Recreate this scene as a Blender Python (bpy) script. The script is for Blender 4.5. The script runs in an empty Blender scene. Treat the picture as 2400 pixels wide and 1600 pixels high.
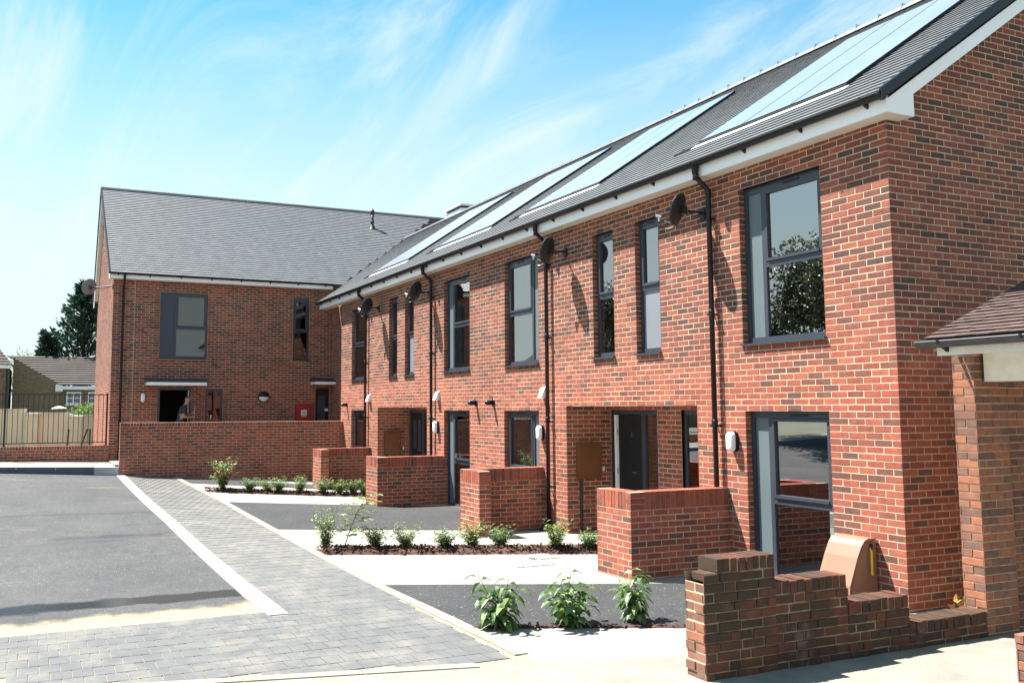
import bpy, math, random
from mathutils import Vector, Matrix, noise
random.seed(11)
S = bpy.context.scene
COL = S.collection
V = Vector
# ------------------------------------------------------------------ camera
CP = V((6.801, -8.199, 2.096))
YAW, PIT, ROL = 1.138, 0.0950, -0.0030
fwd = V((-math.sin(YAW)*math.cos(PIT), math.cos(YAW)*math.cos(PIT), math.sin(PIT)))
rt = V((math.cos(YAW), math.sin(YAW), 0)); up = rt.cross(fwd)
r2 = rt*math.cos(ROL)+up*math.sin(ROL); u2 = up*math.cos(ROL)-rt*math.sin(ROL)
cd = bpy.data.cameras.new('camera'); cam = bpy.data.objects.new('camera', cd); COL.objects.link(cam)
cam.matrix_world = Matrix(((r2.x, u2.x, -fwd.x, CP.x), (r2.y, u2.y, -fwd.y, CP.y), (r2.z, u2.z, -fwd.z, CP.z), (0, 0, 0, 1)))
cd.sensor_width = 36; cd.lens = 2151.6/2400*36; cd.shift_x = 0.05176; cd.shift_y = -0.02026
cd.clip_start = .05; cd.clip_end = 3000
S.camera = cam
# ------------------------------------------------------------------ sun, sky, exposure
SUN = V((1, 1, -2.39)).normalized()
ld = bpy.data.lights.new('sun', 'SUN'); ld.energy = 5.0; ld.angle = math.radians(.53); ld.color = (1, .955, .89)
lo = bpy.data.objects.new('sun', ld); COL.objects.link(lo)
lo.rotation_euler = SUN.to_track_quat('-Z', 'Y').to_euler(); lo.location = (-20, -20, 40)
W = bpy.data.worlds.new('World'); S.world = W; W.use_nodes = True
wn = W.node_tree.nodes; wl = W.node_tree.links; wn.clear()
def N(nodes, t, **kw):
    n = nodes.new(t)
    for k, v in kw.items():
        if k in n.inputs: n.inputs[k].default_value = v
        else: setattr(n, k, v)
    return n
sky = N(wn, 'ShaderNodeTexSky'); sky.sky_type = 'NISHITA'; sky.sun_disc = False
sky.sun_elevation = math.radians(59.4); sky.sun_rotation = math.radians(225); sky.air_density = 1.0; sky.dust_density = .4; sky.ozone_density = 2.5
tc = N(wn, 'ShaderNodeTexCoord'); sep = N(wn, 'ShaderNodeSeparateXYZ'); wl.new(tc.outputs['Generated'], sep.inputs[0])
def wmath(op, a, b=None, c=None):
    n = N(wn, 'ShaderNodeMath', operation=op)
    for i, q in enumerate((a, b, c)):
        if q is None: continue
        if isinstance(q, (int, float)): n.inputs[i].default_value = q
        else: wl.new(q, n.inputs[i])
    return n.outputs[0]
zz = wmath('ADD', wmath('MAXIMUM', sep.outputs[2], 0.0), .16)
cx = wmath('DIVIDE', sep.outputs[0], zz); cy = wmath('DIVIDE', sep.outputs[1], zz)
cmb = N(wn, 'ShaderNodeCombineXYZ'); wl.new(cx, cmb.inputs[0]); wl.new(cy, cmb.inputs[1])
mp = N(wn, 'ShaderNodeMapping'); wl.new(cmb.outputs[0], mp.inputs[0])
mp.inputs['Rotation'].default_value = (0, 0, math.radians(-50)); mp.inputs['Scale'].default_value = (.5, 1.8, 1); mp.inputs['Location'].default_value = (3.4, 6.6, 0)
n1 = N(wn, 'ShaderNodeTexNoise', Scale=1.15, Detail=9.0, Roughness=.62, Distortion=1.3); wl.new(mp.outputs[0], n1.inputs['Vector'])
r1 = N(wn, 'ShaderNodeMapRange', interpolation_type='SMOOTHSTEP'); wl.new(n1.outputs['Fac'], r1.inputs['Value'])
r1.inputs['From Min'].default_value = .40; r1.inputs['From Max'].default_value = .70; r1.inputs['To Max'].default_value = .68
hz = N(wn, 'ShaderNodeMapRange', interpolation_type='SMOOTHSTEP'); wl.new(sep.outputs[2], hz.inputs['Value'])
hz.inputs['From Min'].default_value = .10; hz.inputs['From Max'].default_value = .50; hz.inputs['To Min'].default_value = .97; hz.inputs['To Max'].default_value = .0
veil = wmath('SUBTRACT', 1.0, wmath('MULTIPLY', wmath('SUBTRACT', 1.0, r1.outputs[0]), wmath('SUBTRACT', 1.0, hz.outputs[0])))
tint = N(wn, 'ShaderNodeMix', data_type='RGBA', blend_type='MULTIPLY'); tint.inputs[0].default_value = 1
wl.new(sky.outputs[0], tint.inputs[6]); tint.inputs[7].default_value = (.42, 1.30, 1.32, 1)
mix = N(wn, 'ShaderNodeMix', data_type='RGBA'); wl.new(veil, mix.inputs[0]); wl.new(tint.outputs[2], mix.inputs[6]); mix.inputs[7].default_value = (5.2, 6.0, 6.1, 1)
bg = N(wn, 'ShaderNodeBackground', Strength=.05); wl.new(mix.outputs[2], bg.inputs[0])
wo = N(wn, 'ShaderNodeOutputWorld'); wl.new(bg.outputs[0], wo.inputs[0])
S.view_settings.view_transform = 'Standard'; S.view_settings.look = 'None'; S.view_settings.gamma = 1; S.view_settings.exposure = 1.78
S.cycles.transparent_max_bounces = 12; S.cycles.max_bounces = 8

# ------------------------------------------------------------------ ground height
GY = [(100, 0), (-.3, .04), (-1.3, .08), (-4.745, .28), (-6.08, .37), (-8.9, .52), (-12, .65), (-40, 1.0), (-900, 1.0)]
def H(x, y):
    t = min(1, max(0, (-5-x)/14))**1.6
    for (a, b), (c, d) in zip(GY, GY[1:]):
        if y >= c: return t*(b+(d-b)*(y-a)/(c-a))
    return t
# ------------------------------------------------------------------ helpers
def tag(o, label=None, cat=None, group=None, kind=None):
    if label: o['label'] = label
    if cat: o['category'] = cat
    if group: o['group'] = group
    if kind: o['kind'] = kind
    return o
WL = {}
def adopt(o, parent):
    if parent is not None:
        o.parent = parent; o.matrix_parent_inverse = Matrix.Translation(-WL.get(parent.name, V((0, 0, 0))))
def thing(name, label, cat, loc=(0, 0, 0), group=None):
    o = bpy.data.objects.new(name, None); COL.objects.link(o); o.location = loc; o.empty_display_size = .2
    WL[o.name] = V(loc); return tag(o, label, cat, group)
def objm(name, me, parent=None, loc=(0, 0, 0), rz=0):
    o = bpy.data.objects.new(name, me); COL.objects.link(o); o.location = loc; o.rotation_euler = (0, 0, rz)
    WL[o.name] = V(loc); adopt(o, parent); return o
class MB:
    def __init__(s): s.v = []; s.f = []; s.mi = []; s.bv = []; s.tr = None
    def p(s, q):
        s.v.append(tuple(q) if s.tr is None else tuple(s.tr(V(q)))); return len(s.v)-1
    def face(s, pts, m=0, b=0.):
        i = [s.p(q) for q in pts]; s.f.append(i); s.mi.append(m); s.bv.append(b)
    def idx(s, i, m=0, b=0.): s.f.append(list(i)); s.mi.append(m); s.bv.append(b)
    def hexa(s, c, m=0, b=0.):
        k = [s.p(q) for q in c]
        for q in ((0, 3, 2, 1), (4, 5, 6, 7), (0, 1, 5, 4), (1, 2, 6, 5), (2, 3, 7, 6), (3, 0, 4, 7)): s.idx([k[j] for j in q], m, b)
    def box(s, lo, hi, m=0, b=0.):
        (x0, y0, z0), (x1, y1, z1) = lo, hi
        s.hexa([(x0, y0, z0), (x1, y0, z0), (x1, y1, z0), (x0, y1, z0), (x0, y0, z1), (x1, y0, z1), (x1, y1, z1), (x0, y1, z1)], m, b)
    def tube(s, pts, r, n=8, m=0, b=0.):
        pts = [V(q) for q in pts]; rings = []
        rr = r if isinstance(r, (list, tuple)) else [r]*len(pts)
        a0 = None
        for i, q in enumerate(pts):
            d = (pts[min(i+1, len(pts)-1)]-pts[max(i-1, 0)]).normalized()
            a = (a0 - d*a0.dot(d)) if a0 is not None else d.orthogonal()
            if a.length < 1e-4: a = d.orthogonal()
            a.normalize(); a0 = a; c = d.cross(a)
            rings.append([s.p(q+(a*math.cos(t)+c*math.sin(t))*rr[i]) for t in [2*math.pi*j/n for j in range(n)]])
        for A, B in zip(rings, rings[1:]):
            for j in range(n): s.idx((A[j], A[(j+1) % n], B[(j+1) % n], B[j]), m, b)
        s.idx(rings[0][::-1], m, b); s.idx(rings[-1], m, b)
    def lathe(s, O, ax, prof, n=16, m=0):
        ax = V(ax).normalized(); a = ax.orthogonal().normalized(); c = ax.cross(a); O = V(O); rings = []
        for (r, h) in prof: rings.append([s.p(O+ax*h+(a*math.cos(t)+c*math.sin(t))*r) for t in [2*math.pi*j/n for j in range(n)]])
        for A, B in zip(rings, rings[1:]):
            for j in range(n): s.idx((A[j], A[(j+1) % n], B[(j+1) % n], B[j]), m)
    def mesh(s, name, mats, smooth=False):
        me = bpy.data.meshes.new(name); me.from_pydata(s.v, [], s.f)
        for q in (mats if isinstance(mats, (list, tuple)) else [mats]): me.materials.append(q)
        me.polygons.foreach_set('material_index', s.mi)
        if smooth: me.polygons.foreach_set('use_smooth', [True]*len(s.f))
        if any(s.bv):
            at = me.attributes.new('bv', 'FLOAT', 'FACE'); at.data.foreach_set('value', s.bv)
        me.update(); return me
    def build(s, name, mats, parent=None, smooth=False): return objm(name, s.mesh(name, mats, smooth), parent)
def boxpart(name, lo, hi, m, parent):
    b = MB(); b.box(lo, hi); return b.build(name, m, parent)
# ------------------------------------------------------------------ materials
def nm(name):
    m = bpy.data.materials.new(name); m.use_nodes = True; t = m.node_tree
    return m, t.nodes, t.links, t.nodes['Principled BSDF']
def ramp(nodes, stops, interp='LINEAR'):
    n = nodes.new('ShaderNodeValToRGB'); n.color_ramp.interpolation = interp; e = n.color_ramp.elements
    while len(e) > 1: e.remove(e[-1])
    e[0].position = stops[0][0]; e[0].color = (*stops[0][1], 1)
    for p_, c in stops[1:]: q = e.new(p_); q.color = (*c, 1)
    return n
def pos(nodes): return nodes.new('ShaderNodeNewGeometry').outputs['Position']
def rgbmix(nodes, links, f, a, b, bt='MIX'):
    n = N(nodes, 'ShaderNodeMix', data_type='RGBA', blend_type=bt)
    for i, q in ((0, f), (6, a), (7, b)):
        if isinstance(q, (int, float)): n.inputs[i].default_value = q
        elif isinstance(q, tuple): n.inputs[i].default_value = (*q, 1)
        else: links.new(q, n.inputs[i])
    return n.outputs[2]
def noisef(nodes, links, vec, scale, detail=4, rough=.55, lo=.4, hi=.65, dist=0., sc=None):
    n = N(nodes, 'ShaderNodeTexNoise', Scale=scale, Detail=float(detail), Roughness=rough, Distortion=dist)
    if sc:
        q = N(nodes, 'ShaderNodeMapping'); q.inputs['Scale'].default_value = sc; links.new(vec, q.inputs[0]); vec = q.outputs[0]
    links.new(vec, n.inputs['Vector'])
    r = N(nodes, 'ShaderNodeMapRange'); r.inputs['From Min'].default_value = lo; r.inputs['From Max'].default_value = hi
    links.new(n.outputs['Fac'], r.inputs['Value']); return r.outputs[0], n.outputs['Fac']
def bump(nodes, links, bs, h, st, dist=.01):
    b = N(nodes, 'ShaderNodeBump', Strength=st, Distance=dist); links.new(h, b.inputs['Height']); links.new(b.outputs[0], bs.inputs['Normal'])
def mat(name, col, rough=.6, var=.25, sc=6., metal=0., spec=.5, bm=0., bs=80.):
    m, n, l, b = nm(name); P = pos(n)
    f, _ = noisef(n, l, P, sc, 5, .6, .3, .7)
    c0 = tuple(q*(1-var) for q in col); c1 = tuple(min(1, q*(1+var)) for q in col)
    l.new(rgbmix(n, l, f, c0, c1), b.inputs['Base Color'])
    b.inputs['Roughness'].default_value = rough; b.inputs['Metallic'].default_value = metal; b.inputs['Specular IOR Level'].default_value = spec
    if bm:
        _, h = noisef(n, l, P, bs, 3); bump(n, l, b, h, bm, .004)
    return m
def brickmat(name, stops, redstops=None, dirt=0., rough=.85, bm=.5):
    m, n, l, b = nm(name); P = pos(n)
    at = N(n, 'ShaderNodeAttribute', attribute_name='bv'); oi = n.new('ShaderNodeObjectInfo')
    a = N(n, 'ShaderNodeMath', operation='ADD'); l.new(at.outputs['Fac'], a.inputs[0]); l.new(oi.outputs['Random'], a.inputs[1])
    fr = N(n, 'ShaderNodeMath', operation='FRACT'); l.new(a.outputs[0], fr.inputs[0])
    r = ramp(n, stops, 'CONSTANT'); l.new(fr.outputs[0], r.inputs[0]); c = r.outputs[0]
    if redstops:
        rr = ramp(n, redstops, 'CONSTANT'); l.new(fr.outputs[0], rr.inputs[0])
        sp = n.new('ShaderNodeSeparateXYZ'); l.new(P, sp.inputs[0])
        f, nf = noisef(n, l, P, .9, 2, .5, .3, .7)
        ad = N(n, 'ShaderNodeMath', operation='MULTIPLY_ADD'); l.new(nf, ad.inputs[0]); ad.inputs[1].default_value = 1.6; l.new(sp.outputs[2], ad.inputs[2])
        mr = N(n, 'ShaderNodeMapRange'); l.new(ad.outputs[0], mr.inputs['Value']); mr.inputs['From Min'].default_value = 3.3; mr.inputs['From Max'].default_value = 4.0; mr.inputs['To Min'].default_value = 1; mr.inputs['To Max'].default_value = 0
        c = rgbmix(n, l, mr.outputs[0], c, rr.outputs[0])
    f, nf = noisef(n, l, P, 14, 5, .65, .35, .7)
    c = rgbmix(n, l, f, c, rgbmix(n, l, 1., c, (.68, .64, .66), 'MULTIPLY'))
    f3, _ = noisef(n, l, P, 2.2, 6, .7, .58, .78)
    fm = N(n, 'ShaderNodeMath', operation='MULTIPLY'); l.new(f3, fm.inputs[0]); fm.inputs[1].default_value = .35
    c = rgbmix(n, l, fm.outputs[0], c, (.52, .37, .33))
    f6, _ = noisef(n, l, P, .55, 4, .6, .42, .62)
    c = rgbmix(n, l, f6, c, rgbmix(n, l, 1., c, (.80, .78, .78), 'MULTIPLY'))
    if dirt:
        f4, _ = noisef(n, l, P, 1.7, 6, .7, .45, .62)
        fm = N(n, 'ShaderNodeMath', operation='MULTIPLY'); l.new(f4, fm.inputs[0]); fm.inputs[1].default_value = dirt
        c = rgbmix(n, l, fm.outputs[0], c, (.034, .033, .02))
    l.new(c, b.inputs['Base Color']); b.inputs['Roughness'].default_value = rough; b.inputs['Specular IOR Level'].default_value = .3
    _, hh = noisef(n, l, P, 120, 4, .7); bump(n, l, b, hh, bm, .004)
    return m
M = {}
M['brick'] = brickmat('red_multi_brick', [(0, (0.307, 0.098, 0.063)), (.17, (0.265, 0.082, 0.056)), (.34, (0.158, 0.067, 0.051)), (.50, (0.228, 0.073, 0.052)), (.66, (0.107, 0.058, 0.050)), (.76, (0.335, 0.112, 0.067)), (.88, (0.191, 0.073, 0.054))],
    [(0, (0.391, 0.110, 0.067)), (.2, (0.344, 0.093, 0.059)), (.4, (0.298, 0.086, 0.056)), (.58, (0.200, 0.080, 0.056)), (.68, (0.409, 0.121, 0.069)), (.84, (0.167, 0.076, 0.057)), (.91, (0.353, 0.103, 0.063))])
M['oldbrick'] = brickmat('weathered_brick', [(0, (0.144, 0.056, 0.036)), (.2, (0.101, 0.048, 0.032)), (.4, (0.173, 0.063, 0.038)), (.6, (0.079, 0.045, 0.032)), (.8, (0.122, 0.058, 0.040))], None, .55, .92, 1.)
M['pier_lit_end_brick'] = brickmat('porch_and_lit_end_brick', [(0, (.34, .15, .095)), (.2, (.25, .125, .09)), (.4, (.40, .16, .09)), (.6, (.21, .115, .085)), (.8, (.31, .15, .105))], None, .10, .9, .9)
M['bgbrick'] = mat('brown_brick', (.20, .145, .09), .9, .35, 9.)
M['mortar'] = mat('mortar', (.47, .365, .25), .95, .25, 3., bm=.3)
M['pier_lit_end_mortar'] = mat('pier_and_lit_end_mortar', (.52, .44, .28), .95, .25, 9., bm=.5)
M['oldmortar'] = mat('old_mortar', (.22, .175, .10), .95, .65, 5., bm=.6)
M['white'] = mat('white_upvc', (.86, .86, .87), .35, .03, 1.5)
M['soffit'] = mat('cream_soffit', (.72, .68, .60), .5, .05, 2.)
M['oldwhite'] = mat('old_white_paint', (.70, .68, .60), .6, .12, 5.)
M['black'] = mat('black_plastic', (.007, .007, .009), .36, .1, 3., spec=.35)
M['blackm'] = mat('black_metal', (.015, .015, .017), .5, .1, 3.)
M['frame'] = mat('anthracite_frame', (.038, .043, .058), .36, .06, 2.)
M['panel'] = mat('grey_infill_panel', (.11, .14, .15), .35, .06, 2.)
M['shadepanel_canopy'] = mat('shaded_panel_and_canopy', (.03, .038, .06), .35, .06, 2.)  # grey infill panel with its shade put into the colour; canopy roofs share it
M['door'] = mat('dark_door', (.014, .015, .017), .5, .08, 2., spec=.25)
M['greygut'] = mat('grey_gutter', (.06, .065, .07), .45, .25, 8.)
M['brown'] = mat('brown_meter_box', (.16, .06, .02), .5, .12, 4.)
M['tan'] = mat('tan_gas_box', (.26, .135, .085), .45, .08, 4.)
M['red'] = mat('red_cabinet', (.33, .012, .012), .35, .05, 3.)
M['yellow'] = mat('yellow_tape', (.75, .55, .02), .4, .05, 3.)
M['steel'] = mat('steel', (.55, .55, .56), .3, .1, 8., metal=1.)
M['lamp'] = mat('opal_lamp', (.82, .82, .84), .3, .02, 2.)
M['dish'] = mat('dark_dish', (.026, .028, .031), .45, .2, 40., spec=.3)
M['room'] = mat('room_paint', (.66, .64, .60), .9, .06, .6)
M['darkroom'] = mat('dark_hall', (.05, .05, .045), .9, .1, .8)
M['kerb'] = mat('concrete_kerb', (.40, .41, .41), .9, .12, 5., bm=.2)
M['dkerb'] = mat('blue_grey_kerb', (.09, .10, .13), .8, .15, 4., bm=.2)
M['cream'] = mat('cream_render', (.82, .70, .53), .9, .06, 2., bm=.2)
M['cope'] = mat('pale_coping', (.68, .64, .58), .8, .08, 3.)
M['bark'] = mat('bark', (.09, .06, .04), .9, .3, 15., bm=.5)
M['skin'] = mat('skin', (.50, .27, .19), .5, .08, 20.)
M['hair'] = mat('cropped_hair', (.16, .09, .06), .8, .2, 60.)
M['shirt'] = mat('charcoal_polo', (.035, .035, .045), .85, .2, 25., bm=.4)
M['trouser'] = mat('dark_trousers', (.02, .02, .022), .85, .2, 25.)
M['wood'] = mat('pale_wood', (.5, .38, .24), .6, .15, 20.)
M['deck'] = mat('roof_underlay', (.03, .03, .03), .9, .1, 3.)
M['pink'] = mat('pink_petals', (.62, .02, .14), .6, .2, 30.)
M['dryleaf'] = mat('dry_leaf', (.35, .18, .05), .8, .3, 30.)
M['wht'] = mat('white_sticker', (.8, .82, .78), .4, .02, 3.)
M['grn'] = mat('pale_green_sticker', (.35, .55, .45), .4, .02, 3.)
M['mulch'] = mat('bark_mulch', (.075, .032, .022), .95, .5, 30., bm=.8)
M['gridcover'] = mat('galvanised_cover', (.34, .34, .33), .55, .2, 40., metal=.3, bm=.4)
M['bgroof'] = mat('brown_roof_tile', (.062, .05, .044), .9, .2, 5.)
def tilemat(name, stops, rough):
    m, n, l, b = nm(name); P = pos(n)
    at = N(n, 'ShaderNodeAttribute', attribute_name='bv'); oi = n.new('ShaderNodeObjectInfo')
    a = N(n, 'ShaderNodeMath', operation='ADD'); l.new(at.outputs['Fac'], a.inputs[0]); l.new(oi.outputs['Random'], a.inputs[1])
    fr = N(n, 'ShaderNodeMath', operation='FRACT'); l.new(a.outputs[0], fr.inputs[0])
    r = ramp(n, stops); l.new(fr.outputs[0], r.inputs[0])
    f, nf = noisef(n, l, P, 5, 5, .65, .35, .7)
    c = rgbmix(n, l, f, r.outputs[0], rgbmix(n, l, 1., r.outputs[0], (.8, .8, .82), 'MULTIPLY'))
    l.new(c, b.inputs['Base Color']); b.inputs['Roughness'].default_value = rough; b.inputs['Specular IOR Level'].default_value = .35
    _, hh = noisef(n, l, P, 90, 3, .7); bump(n, l, b, hh, .3, .003); return m
M['slate'] = tilemat('grey_slate_tile', [(0, (.122, .13, .134)), (.5, (.14, .146, .149)), (1, (.112, .12, .125))], .55)
M['ridge'] = tilemat('grey_ridge_tile', [(0, (.10, .11, .12)), (1, (.12, .13, .14))], .6)
M['oldtile'] = tilemat('old_clay_tile', [(0, (.085, .055, .048)), (.5, (.11, .07, .06)), (1, (.068, .046, .042))], .85)
M['paver'] = tilemat('grey_paver', [(0, (.094, .099, .101)), (.4, (.108, .112, .113)), (.7, (.10, .105, .107)), (1, (.116, .118, .118))], .92)
_n = M['paver'].node_tree.nodes; _l = M['paver'].node_tree.links; _b = _n['Principled BSDF']; _c = _b.inputs['Base Color'].links[0].from_socket; _P = pos(_n)
_f, _ = noisef(_n, _l, _P, 1.6, 7, .72, .47, .68)
_sp = _n.new('ShaderNodeSeparateXYZ'); _l.new(_P, _sp.inputs[0]); _mr = N(_n, 'ShaderNodeMapRange'); _l.new(_sp.outputs[0], _mr.inputs['Value'])
for _k, _v in zip(('From Min', 'From Max', 'To Min', 'To Max'), (-7.0, -3.0, .38, .12)): _mr.inputs[_k].default_value = _v
_ad = N(_n, 'ShaderNodeMath', operation='ADD', use_clamp=True); _l.new(_f, _ad.inputs[0]); _l.new(_mr.outputs[0], _ad.inputs[1]); _f = _ad.outputs[0]
_fm = N(_n, 'ShaderNodeMath', operation='MULTIPLY'); _l.new(_f, _fm.inputs[0]); _fm.inputs[1].default_value = .75
_l.new(rgbmix(_n, _l, _fm.outputs[0], _c, (.19, .178, .155)), _b.inputs['Base Color'])
def glassmat(name, ior, tint, gl=.0):
    m = bpy.data.materials.new(name); m.use_nodes = True; n = m.node_tree.nodes; l = m.node_tree.links; n.clear()
    t = N(n, 'ShaderNodeBsdfTransparent'); t.inputs[0].default_value = (*tint, 1)
    g = N(n, 'ShaderNodeBsdfGlossy', Roughness=gl); fz = N(n, 'ShaderNodeFresnel', IOR=ior)
    P = pos(n); nz = N(n, 'ShaderNodeTexNoise', Scale=1.1, Detail=1.0); l.new(P, nz.inputs['Vector'])
    b = N(n, 'ShaderNodeBump', Strength=.06, Distance=.02); l.new(nz.outputs['Fac'], b.inputs['Height']); l.new(b.outputs[0], g.inputs['Normal'])
    mx = n.new('ShaderNodeMixShader'); o = n.new('ShaderNodeOutputMaterial')
    l.new(fz.outputs[0], mx.inputs[0]); l.new(t.outputs[0], mx.inputs[1]); l.new(g.outputs[0], mx.inputs[2]); l.new(mx.outputs[0], o.inputs[0]); return m
M['glass'] = glassmat('window_glass', 5.5, (.60, .66, .64)); M['glass2'] = glassmat('far_window_glass', 2.1, (.60, .66, .64))
m, n, l, b = nm('frosted_glass'); b.inputs['Base Color'].default_value = (.20, .215, .24, 1); b.inputs['Roughness'].default_value = .12; b.inputs['IOR'].default_value = 1.6; M['frost'] = m
m, n, l, b = nm('solar_glass'); b.inputs['Roughness'].default_value = .3; b.inputs['IOR'].default_value = 1.7
P = pos(n); f, _ = noisef(n, l, P, .8, 2); l.new(rgbmix(n, l, f, (.29, .295, .345), (.32, .325, .37)), b.inputs['Base Color']); b.inputs['Coat Weight'].default_value = 1.; b.inputs['Coat Roughness'].default_value = .18; b.inputs['Coat IOR'].default_value = 2.0; M['solar'] = m
# tarmac: speckled, wet streak, sand spill, roller marks
def tarmac(name, base, court):
    m, n, l, b = nm(name); P = pos(n)
    f1, h1 = noisef(n, l, P, 75, 4, .8, .38, .66); f2, _ = noisef(n, l, P, .8, 8, .75, .36, .66)
    c = rgbmix(n, l, f1, tuple(q*.5 for q in base), tuple(q*1.6 for q in base))
    c = rgbmix(n, l, f2, c, rgbmix(n, l, 1., c, (1.5, 1.47, 1.4), 'MULTIPLY'))
    f3, _ = noisef(n, l, P, 38, 2, .5, .68, .72); c = rgbmix(n, l, f3, c, (.34, .32, .29))
    f7, _ = noisef(n, l, P, 14, 5, .8, .40, .64); c = rgbmix(n, l, f7, rgbmix(n, l, 1., c, (.72, .72, .74), 'MULTIPLY'), c)
    rough = None
    if court:
        sp = n.new('ShaderNodeSeparateXYZ'); l.new(P, sp.inputs[0])
        def mm(op, *a):
            q = N(n, 'ShaderNodeMath', operation=op)
            for i, z in enumerate(a):
                if isinstance(z, (int, float)): q.inputs[i].default_value = z
                else: l.new(z, q.inputs[i])
            return q.outputs[0]
        def sm(v, a, b_, lo=0., hi=1.):
            q = N(n, 'ShaderNodeMapRange', interpolation_type='SMOOTHSTEP'); l.new(v, q.inputs['Value'])
            for k, z in zip(('From Min', 'From Max', 'To Min', 'To Max'), (a, b_, lo, hi)): q.inputs[k].default_value = z
            return q.outputs[0]
        _, w = noisef(n, l, P, 2.6, 5, .6); _, w2 = noisef(n, l, P, .7, 3)
        xx = mm('ADD', sp.outputs[0], mm('MULTIPLY_ADD', w, .36, -.18))
        xx = mm('ADD', xx, mm('MULTIPLY_ADD', w2, .3, -.15))
        # wet gutter streak around x = -4.0
        d = mm('ABSOLUTE', mm('ADD', xx, 4.08)); wet = mm('MULTIPLY', sm(d, .19, .27, 1., 0.), sm(sp.outputs[1], -12.5, -9.5))
        core = mm('MULTIPLY', sm(d, .14, .24, 1., 0.), sm(sp.outputs[1], -7.0, -7.7))
        # wheel streaks across the court
        for xc, wd, st in ((-9.2, .16, .8), (-10.4, .08, .6), (-8.75, .10, .6), (-12.0, .10, .5)):
            dd = mm('ABSOLUTE', mm('SUBTRACT', xx, xc)); c = rgbmix(n, l, mm('MULTIPLY', mm('MULTIPLY', sm(dd, wd*.4, wd*1.6, 1., 0.), sm(w2, .35, .6)), st), c, (.018, .018, .026))
        sand = sm(mm('ADD', xx, mm('MULTIPLY_ADD', w, .5, -.25)), -3.55, -3.2)
        f5, _ = noisef(n, l, P, 1.3, 6, .7, .60, .8, 0., (1, .35, 1)); sand = mm('MAXIMUM', sand, mm('MULTIPLY', f5, .55))
        c = rgbmix(n, l, sand, c, (.30, .24, .155))
        c = rgbmix(n, l, mm('MULTIPLY', wet, .93), c, (.006, .005, .004))
        rough = mm('SUBTRACT', .92, mm('MULTIPLY', core, .72))
    l.new(c, b.inputs['Base Color'])
    if rough is not None: l.new(rough, b.inputs['Roughness'])
    else: b.inputs['Roughness'].default_value = .9
    b.inputs['Specular IOR Level'].default_value = .4
    bump(n, l, b, h1, .55, .006); return m
M['court'] = tarmac('court_tarmac', (.057, .058, .0595), True)
M['tar'] = tarmac('bay_tarmac', (.034, .035, .0375), False)
def concmat(name, a, c2, sc=1.2):
    m, n, l, b = nm(name); P = pos(n)
    f, _ = noisef(n, l, P, sc, 6, .65, .35, .68); f2, h = noisef(n, l, P, 60, 3, .6, .3, .7); f3, _ = noisef(n, l, P, 35, 2, .5, .72, .76)
    c = rgbmix(n, l, f, a, c2); c = rgbmix(n, l, f2, c, rgbmix(n, l, 1., c, (.86, .86, .86), 'MULTIPLY'))
    c = rgbmix(n, l, f3, c, (.12, .10, .08))
    l.new(c, b.inputs['Base Color']); b.inputs['Roughness'].default_value = .92; bump(n, l, b, h, .35, .004); return m
M['conc'] = concmat('pale_concrete', (.29, .278, .247), (.245, .228, .192), .8)
M['sandy'] = concmat('sandy_ground', (.27, .245, .20), (.185, .172, .145), 2.2)
M['sand'] = concmat('jointing_sand', (.33, .265, .175), (.26, .215, .15), 3.)
M['soil'] = concmat('ground_soil', (.16, .15, .11), (.10, .11, .06), .5)
M['pave'] = concmat('pavement', (.27, .26, .235), (.22, .21, .19), 1.)
def leafmat(name, stops, tr=.35):
    m, n, l, b = nm(name); at = N(n, 'ShaderNodeAttribute', attribute_name='bv')
    r = ramp(n, stops); l.new(at.outputs['Fac'], r.inputs[0]); l.new(r.outputs[0], b.inputs['Base Color']); b.inputs['Roughness'].default_value = .42
    t = n.new('ShaderNodeBsdfTranslucent'); l.new(r.outputs[0], t.inputs[0]); mx = n.new('ShaderNodeMixShader'); mx.inputs[0].default_value = tr
    o = n['Material Output']; l.new(b.outputs[0], mx.inputs[1]); l.new(t.outputs[0], mx.inputs[2]); l.new(mx.outputs[0], o.inputs[0]); return m
M['leaf'] = leafmat('laurel_leaf', [(0, (.05, .11, .03)), (.6, (.11, .20, .05)), (1, (.24, .33, .11))])
M['lleaf'] = leafmat('light_leaf', [(0, (.10, .17, .04)), (.6, (.17, .26, .06)), (1, (.28, .33, .09))])
M['sleaf'] = leafmat('shrub_leaf', [(0, (.08, .145, .05)), (.6, (.15, .23, .075)), (1, (.25, .31, .12))])
M['conif'] = leafmat('conifer_needles', [(0, (.012, .04, .024)), (.6, (.022, .062, .036)), (1, (.045, .095, .05))], .15)
M['dleaf'] = leafmat('olive_leaf', [(0, (.07, .085, .045)), (.6, (.095, .115, .06)), (1, (.12, .14, .08))], .3)
M['tree'] = leafmat('tree_leaf', [(0, (.07, .13, .02)), (.6, (.13, .21, .04)), (1, (.22, .30, .07))])
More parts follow.
